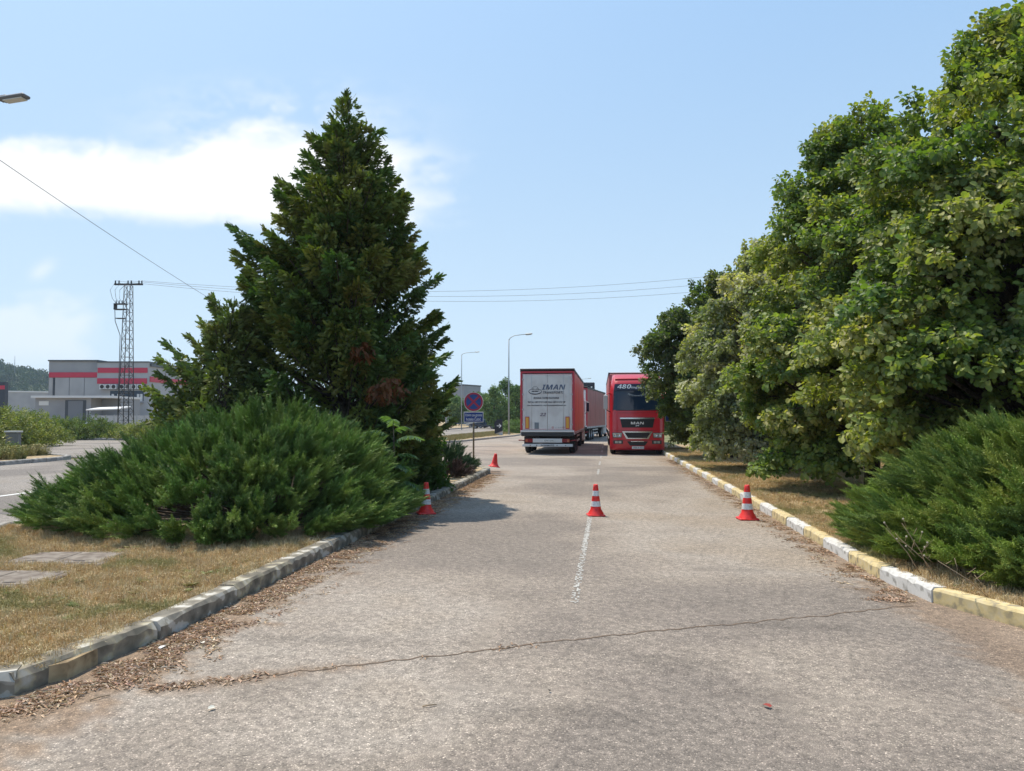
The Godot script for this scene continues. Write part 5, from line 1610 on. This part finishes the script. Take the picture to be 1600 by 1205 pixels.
	for i in 5200:
		var z := -53.0 - 60.0 * wr.randf()
		var x := lerpf(-10.0, -7.6, clampf((-z - 53.0) / 40.0, 0, 1)) - 0.2 - 4.0 * wr.randf()
		if x < -13.2: continue
		it.append(Transform3D(Basis(Vector3.UP, wr.randf() * TAU) * Basis.from_scale(Vector3(3, 3.5, 3)), Vector3(x, VERGE, z)))
		ic.append(pick(wr, [Color(0.30, 0.26, 0.12), Color(0.22, 0.22, 0.08), Color(0.36, 0.28, 0.15)], 0.2))
	tag(many(self, "dry_grass", g1, gm, it, ic), "dry grass strip between the car park and the main road", "grass", "", "stuff")
	var bl := leafy_twig(81, 12, 0.24, 0.40, 0.3, [Color.WHITE, Color(1.3, 1.2, 1.0), Color(0.8, 0.85, 0.8)])
	var ol := [Color(0.27, 0.29, 0.09), Color(0.32, 0.33, 0.11), Color(0.21, 0.24, 0.08)]
	var gr := [Color(0.17, 0.22, 0.075), Color(0.21, 0.25, 0.085), Color(0.14, 0.19, 0.065)]
	var turn := deg_to_rad(YAW)
	var fwd := Basis(Vector3.UP, turn) * Vector3(0, 0, -1)
	var right := Basis(Vector3.UP, turn) * Vector3(1, 0, 0)
	var k := 0
	for s in [[22, 45, 2.2, 1.9, ol], [-45, 43, 2.6, 2.3, ol], [70, 47.0, 1.4, 1.1, ol], [95, 60, 2.2, 1.35, gr], [128, 60.5, 2.4, 1.5, gr], [158, 61, 2.0, 1.1, gr], [182, 62.5, 1.8, 0.9, ol], [225, 60, 2.2, 1.0, ol], [60, 60, 2.4, 1.7, ol], [20, 62, 2.6, 2.0, gr], [255, 61, 2.0, 1.1, ol]]:
		var p: Vector3 = fwd * s[1] + right * (s[0] - 800.0) / F * s[1]
		shrub("bramble_bush", ["pale yellow green bramble thicket across the main road", "fresh green bush on the bank beyond the side road"][1 if s[4] == gr else 0], "bush", Vector3(p.x, 0.1, p.z), Vector3(s[2], s[3], s[2]), int(650 * s[2] * s[3] / 5.0), bl, gm if false else leaf_mat(Color(0.7, 0.75, 0.35), 0.55), s[4], bark, 640 + k, 0.42, 0.4, "thickets across the main road")
		k += 1
	shrub("bramble_bush", "dark low bush wrapped round the concrete post", "bush", gp(5, 717) + Vector3(0, 0.1, 0.1), Vector3(0.7, 0.32, 0.6), 140, bl, leaf_mat(Color(0.5, 0.6, 0.3), 0.55), gr, bark, 660, 0.30, 0.4)

func on_slab(p: Vector2) -> bool:
	for s in [[Vector2(-5.93, -8.12), 0.50, 0.34], [Vector2(-5.85, -7.02), 0.50, 0.33]]:
		var q: Vector2 = (p - s[0]).rotated(-0.12)
		if absf(q.x) < s[1] and absf(q.y) < s[2]: return true
	return false

# ---------------------------------------------------------------- lorries and signs
func trucks_and_signs() -> void:
	var a := thing("articulated_lorry", "lorry with grey lettered rear doors and red curtain trailer", "lorry", Vector3(-2.42, 0, -36.0), -0.012)
	trailer(a, Transform3D.IDENTITY, M.curtain_red, M.frame_red, M.door_grey, 13.6, true)
	tractor(a, Transform3D(Basis(Vector3.UP, PI), Vector3(0, 0, -16.3)), M.cab_white, false)
	lettered_doors(a)
	var c := thing("articulated_lorry", "bright red lorry facing us with lettered sun visor", "lorry", Vector3(1.72, 0, -36.0), 0.0)
	tractor(c, Transform3D.IDENTITY, M.truck_red, true)
	trailer(c, Transform3D(Basis(Vector3.UP, PI), Vector3(0, 0, -16.4)), M.curtain_pink, M.frame_red, M.door_grey, 13.6, false)
	var b := thing("articulated_lorry", "lorry with wine red curtain trailer and pale plain doors, parked behind the lettered trailer", "lorry", Vector3(-2.15, 0, -57.0), -0.105)
	trailer(b, Transform3D.IDENTITY, M.curtain_wine, M.frame_red, M.cab_white, 13.6, false)
	tractor(b, Transform3D(Basis(Vector3.UP, PI), Vector3(0, 0, -16.3)), M.cab_white, false)

	# no-stopping sign with its plate
	var sp := at(740, 628, -24.0)
	var s := thing("no_stopping_sign", "round blue and red no-stopping sign with blue text plate on a rusty post", "sign", Vector3(sp.x, VERGE, sp.z), 0.10)
	part(s, "post", tb([Vector3(0, -0.05, -0.03), Vector3(0, 2.25, -0.03)], 0.028), noisy(mat(Color.WHITE, 0.8), ramp_tex(noise(701, 0.02, 4), 128, [0.2, 0.5, 0.8], [lin(0.10, 0.07, 0.04), lin(0.20, 0.16, 0.10), lin(0.27, 0.25, 0.2)]), 4.0))
	var hh := sp.y - VERGE
	var disc := func(r0: float, r1: float, z: float, th: float) -> ArrayMesh:
		var q := MB.new()
		if r0 > 0.0: q.lathe([Vector2(r0, 0), Vector2(r1, 0), Vector2(r1, th), Vector2(r0, th), Vector2(r0, 0)], 48, Vector3(0, hh, z), Basis(Vector3.RIGHT, PI / 2))
		else: q.lathe([Vector2(0, 0), Vector2(r1, 0), Vector2(r1, th), Vector2(0, th)], 48, Vector3(0, hh, z), Basis(Vector3.RIGHT, PI / 2))
		return q.done()
	var face := part(s, "sign_face", disc.call(0.0, 0.30, 0.0, 0.015), mat(lin(0.025, 0.07, 0.25), 0.45))
	var red := mat(lin(0.36, 0.03, 0.07), 0.45)
	part(face, "red_rim", disc.call(0.235, 0.297, 0.014, 0.006), red)
	part(face, "white_edge", disc.call(0.293, 0.306, 0.0, 0.022), M.white_paint)
	for t in [-1.0, 1.0]:
		var q := MB.new()
		q.box(Vector3(0, hh, 0.017 + 0.001 * t), Vector3(0.062, 0.50, 0.006), Basis(Vector3(0, 0, 1), t * PI / 4))
		part(face, "red_bar", q.done(), red)
	var pl := part(s, "text_plate", bx(Vector3(0.62, 0.33, 0.012), 0.004), M.white_paint, Vector3(0, hh - 0.48, 0.0))
	part(pl, "plate_field", bx(Vector3(0.58, 0.29, 0.006), 0.002), mat(lin(0.02, 0.05, 0.22), 0.45), Vector3(0, 0, 0.008))
	text(pl, "Osim za goste", 0.10, 0.52, M.white_ink, T(0, 0.062, 0.013))
	text(pl, "hotela Čubić", 0.115, 0.46, M.white_ink, T(0, -0.07, 0.013))
	# arrow panel on the far island
	var ap := gp(779, 682)
	var ar := thing("arrow_panel", "black panel with white right arrow on a pale stand, on the far island", "sign", Vector3(ap.x, VERGE, ap.z), 0.1)
	var pn := MB.new()
	var poly := [Vector2(-0.36, 0.0), Vector2(0.36, 0.28), Vector2(0.36, 1.32), Vector2(-0.10, 1.32), Vector2(-0.36, 1.10)]
	for i in range(1, 4): 
		pn.tri(Vector3(poly[0].x, poly[0].y, 0.04), Vector3(poly[i].x, poly[i].y, 0.04), Vector3(poly[i + 1].x, poly[i + 1].y, 0.04))
		pn.tri(Vector3(poly[0].x, poly[0].y, -0.04), Vector3(poly[i + 1].x, poly[i + 1].y, -0.04), Vector3(poly[i].x, poly[i].y, -0.04))
	for i in 5:
		var e := (i + 1) % 5
		pn.quad(Vector3(poly[i].x, poly[i].y, -0.04), Vector3(poly[e].x, poly[e].y, -0.04), Vector3(poly[e].x, poly[e].y, 0.04), Vector3(poly[i].x, poly[i].y, 0.04))
	part(ar, "panel", pn.done(), mat(lin(0.012, 0.014, 0.025), 0.5), Vector3(0, 0.12, 0))
	part(ar, "stand", bx(Vector3(0.62, 0.42, 0.05), 0.01), M.white_paint, Vector3(0.06, 0.21, -0.08))
	var aw := MB.new()
	aw.box(Vector3(0.02, 0.85, 0.048), Vector3(0.36, 0.06, 0.01))
	for t in [-1.0, 1.0]: aw.box(Vector3(0.14, 0.85 + t * 0.085, 0.0485 + 0.001 * t), Vector3(0.26, 0.06, 0.01), Basis(Vector3(0, 0, 1), -t * 0.75))
	part(ar, "arrow", aw.done(), M.white_ink)
	# blue sign behind the red cab
	var bp := at(1047.5, 651, -44.0)
	var bs := thing("blue_sign", "small blue square sign showing behind the red cab", "sign", Vector3(bp.x, VERGE, bp.z), 0.0)
	part(bs, "post", tb([Vector3(0, -0.05, -0.03), Vector3(0, bp.y + 0.1, -0.03)], 0.03), M.galv)
	var bf := part(bs, "face", bx(Vector3(0.5, 0.5, 0.015), 0.004), mat(lin(0.02, 0.08, 0.30), 0.5), Vector3(0, bp.y - VERGE, 0))
	part(bf, "white_border", bx(Vector3(0.56, 0.56, 0.010), 0.003), M.white_paint, Vector3(0, 0, -0.006))

	# cones
	cone("striped red and white cone standing on the centre line", gp(931, 806) * Vector3(1, 0, 1), 0.15, 0.0, 1.0, true, 1)
	cone("striped red and white cone by the yellow and white kerb", gp(1168, 812) * Vector3(1, 0, 1), 0.1, 0.0, 1.06, true, 2)
	cone("striped cone half hidden in the thuja foliage by the left kerb", gp(664, 803) * Vector3(1, 0, 1) + Vector3(0.02, 0, 0), 0.4, 0.0, 1.02, true, 3)
	var c4 := at(772, 735, -24.3)
	cone("faded plain red cone leaning on the tip of the left kerb", Vector3(c4.x, 0.15, c4.z), 0.3, -0.13, 0.80, false, 4).scale = Vector3(1.12, 0.78, 1.12)

# ---------------------------------------------------------------- small things
func small_things() -> void:
	var conc := noisy(mat(Color.WHITE, 0.9), ramp_tex(noise(801, 0.02, 5), 512, [0.2, 0.45, 0.6, 0.85], [lin(0.12, 0.095, 0.075), lin(0.17, 0.14, 0.115), lin(0.205, 0.175, 0.145), lin(0.25, 0.215, 0.18)]), 0.5)
	for k in 2:
		var c: Vector2 = [Vector2(-5.93, -8.12), Vector2(-5.85, -7.02)][k]
		var o := thing("cover_slab", ["concrete manhole cover slab set in the dry grass, by the juniper", "concrete manhole cover slab set in the dry grass, farther from the juniper"][k], "slab", Vector3(c.x, VERGE, c.y), 0.12)
		part(o, "frame", bx(Vector3(1.12, 0.05, 0.80), 0.012), conc, Vector3(0, 0.0, 0))
		for i in 2: part(o, "lid", bx(Vector3(0.50, 0.05, 0.66), 0.010), conc, Vector3(-0.262 + 0.524 * i, 0.008, 0))
		for i in 2: part(o, "lift_slot", bx(Vector3(0.12, 0.006, 0.015)), M.black, Vector3(-0.26 + 0.52 * i, 0.034, 0.24))
	var bp := gp(20, 714)
	var o := thing("concrete_post", "stubby grey concrete post with pale cap among the weeds", "post", Vector3(bp.x, VERGE, bp.z), 0.3)
	part(o, "shaft", bx(Vector3(0.50, 0.95, 0.34), 0.02), mat(lin(0.17, 0.17, 0.16), 0.9), Vector3(0, 0.47, 0))
	part(o, "cap", bx(Vector3(0.60, 0.07, 0.44), 0.015), mat(lin(0.45, 0.45, 0.43), 0.9), Vector3(0, 0.985, 0))
	# withered flower stalks at the foot of the right juniper
	var sm := mat(lin(0.30, 0.22, 0.14), 0.9)
	var hm := mat(lin(0.46, 0.40, 0.31), 0.9)
	var r := rng(811)
	for k in 4:
		var p := gp([1458, 1440, 1470, 1548][k], [905, 900, 908, 938][k], VERGE)
		var st := thing("withered_stalk", ["withered pale flower stalk in front of the right juniper", "withered pale flower stalk in front of the right juniper", "withered pale flower stalk in front of the right juniper", "bare dry twig under the right juniper near the yellow kerb stone"][k], "stalk", p, 0.0, "withered stalks by the juniper" if k < 3 else "")
		var h: float = [0.55, 0.48, 0.42, 0.34][k]
		var lean := Vector3(-0.30 - 0.05 * k, 0, 0.05)
		part(st, "stem", tb([Vector3.ZERO, Vector3(0, h * 0.5, 0) + lean * 0.4, Vector3(0, h, 0) + lean], 0.006, 0.003, 5), sm)
		for i in 5:
			var t := 0.4 + 0.13 * i
			var q := Vector3(0, h * t, 0) + lean * t * t
			var e := q + Vector3(r.randf_range(-0.09, 0.09), r.randf_range(0.03, 0.10), r.randf_range(-0.06, 0.06))
			var tw := part(st, "twig", tb([q, e], 0.003, 0.002, 4), sm)
			if k < 3 and i % 2 == 0:
				var hd := MB.new()
				hd.lathe([Vector2(0.003, -0.008), Vector2(0.010, 0.0), Vector2(0.008, 0.009), Vector2(0.0, 0.012)], 8, e)
				part(tw, "seed_head", hd.done(), hm)
	# scraps lying on the asphalt
	var scraps := [[335, 1108, 0.045, Color(0.62, 0.60, 0.52), "pale leaf scrap lying on the asphalt near the gutter"], [1204, 1108, 0.05, Color(0.25, 0.03, 0.02), "curled dark red leaf lying on the asphalt"], [250, 1016, 0.06, Color(0.72, 0.70, 0.66), "white paper scrap in the gutter litter"], [315, 1006, 0.05, Color(0.62, 0.58, 0.50), "pale flake at the edge of the gutter litter"], [859, 1083, 0.025, Color(0.03, 0.025, 0.02), "small black pebble on the asphalt"], [1420, 850, 0.05, Color(0.62, 0.58, 0.52), "pale leaf lying near the striped cone"]]
	for s in scraps:
		var b := MB.new()
		leaf(b, Vector3.ZERO, Vector3(cos(s[0]), 0.15, sin(s[0])), Vector3.UP + rdir(r) * 0.3, s[2], 0.35)
		tag(part(self, "dry_leaf", b.done(), mat(lin(s[3].r, s[3].g, s[3].b), 0.8), gp(s[0], s[1]) + Vector3(0, 0.012, 0)), s[4], "leaf")
	for k in 3:
		var p := gp([660, 230, 140][k], [1106, 1052, 1096][k])
		var e := gp([682, 262, 172][k], [1103, 1038, 1088][k])
		tag(part(self, "fallen_twig", tb([p + Vector3(0, 0.008, 0), p.lerp(e, 0.5) + Vector3(0, 0.014, 0.01), e + Vector3(0, 0.008, 0)], 0.005, 0.003, 5), sm), ["short dry twig alone on the open asphalt", "bent dry twig in the litter by the broken kerb", "dry twig lying in the litter below the kerb end"][k], "twig")
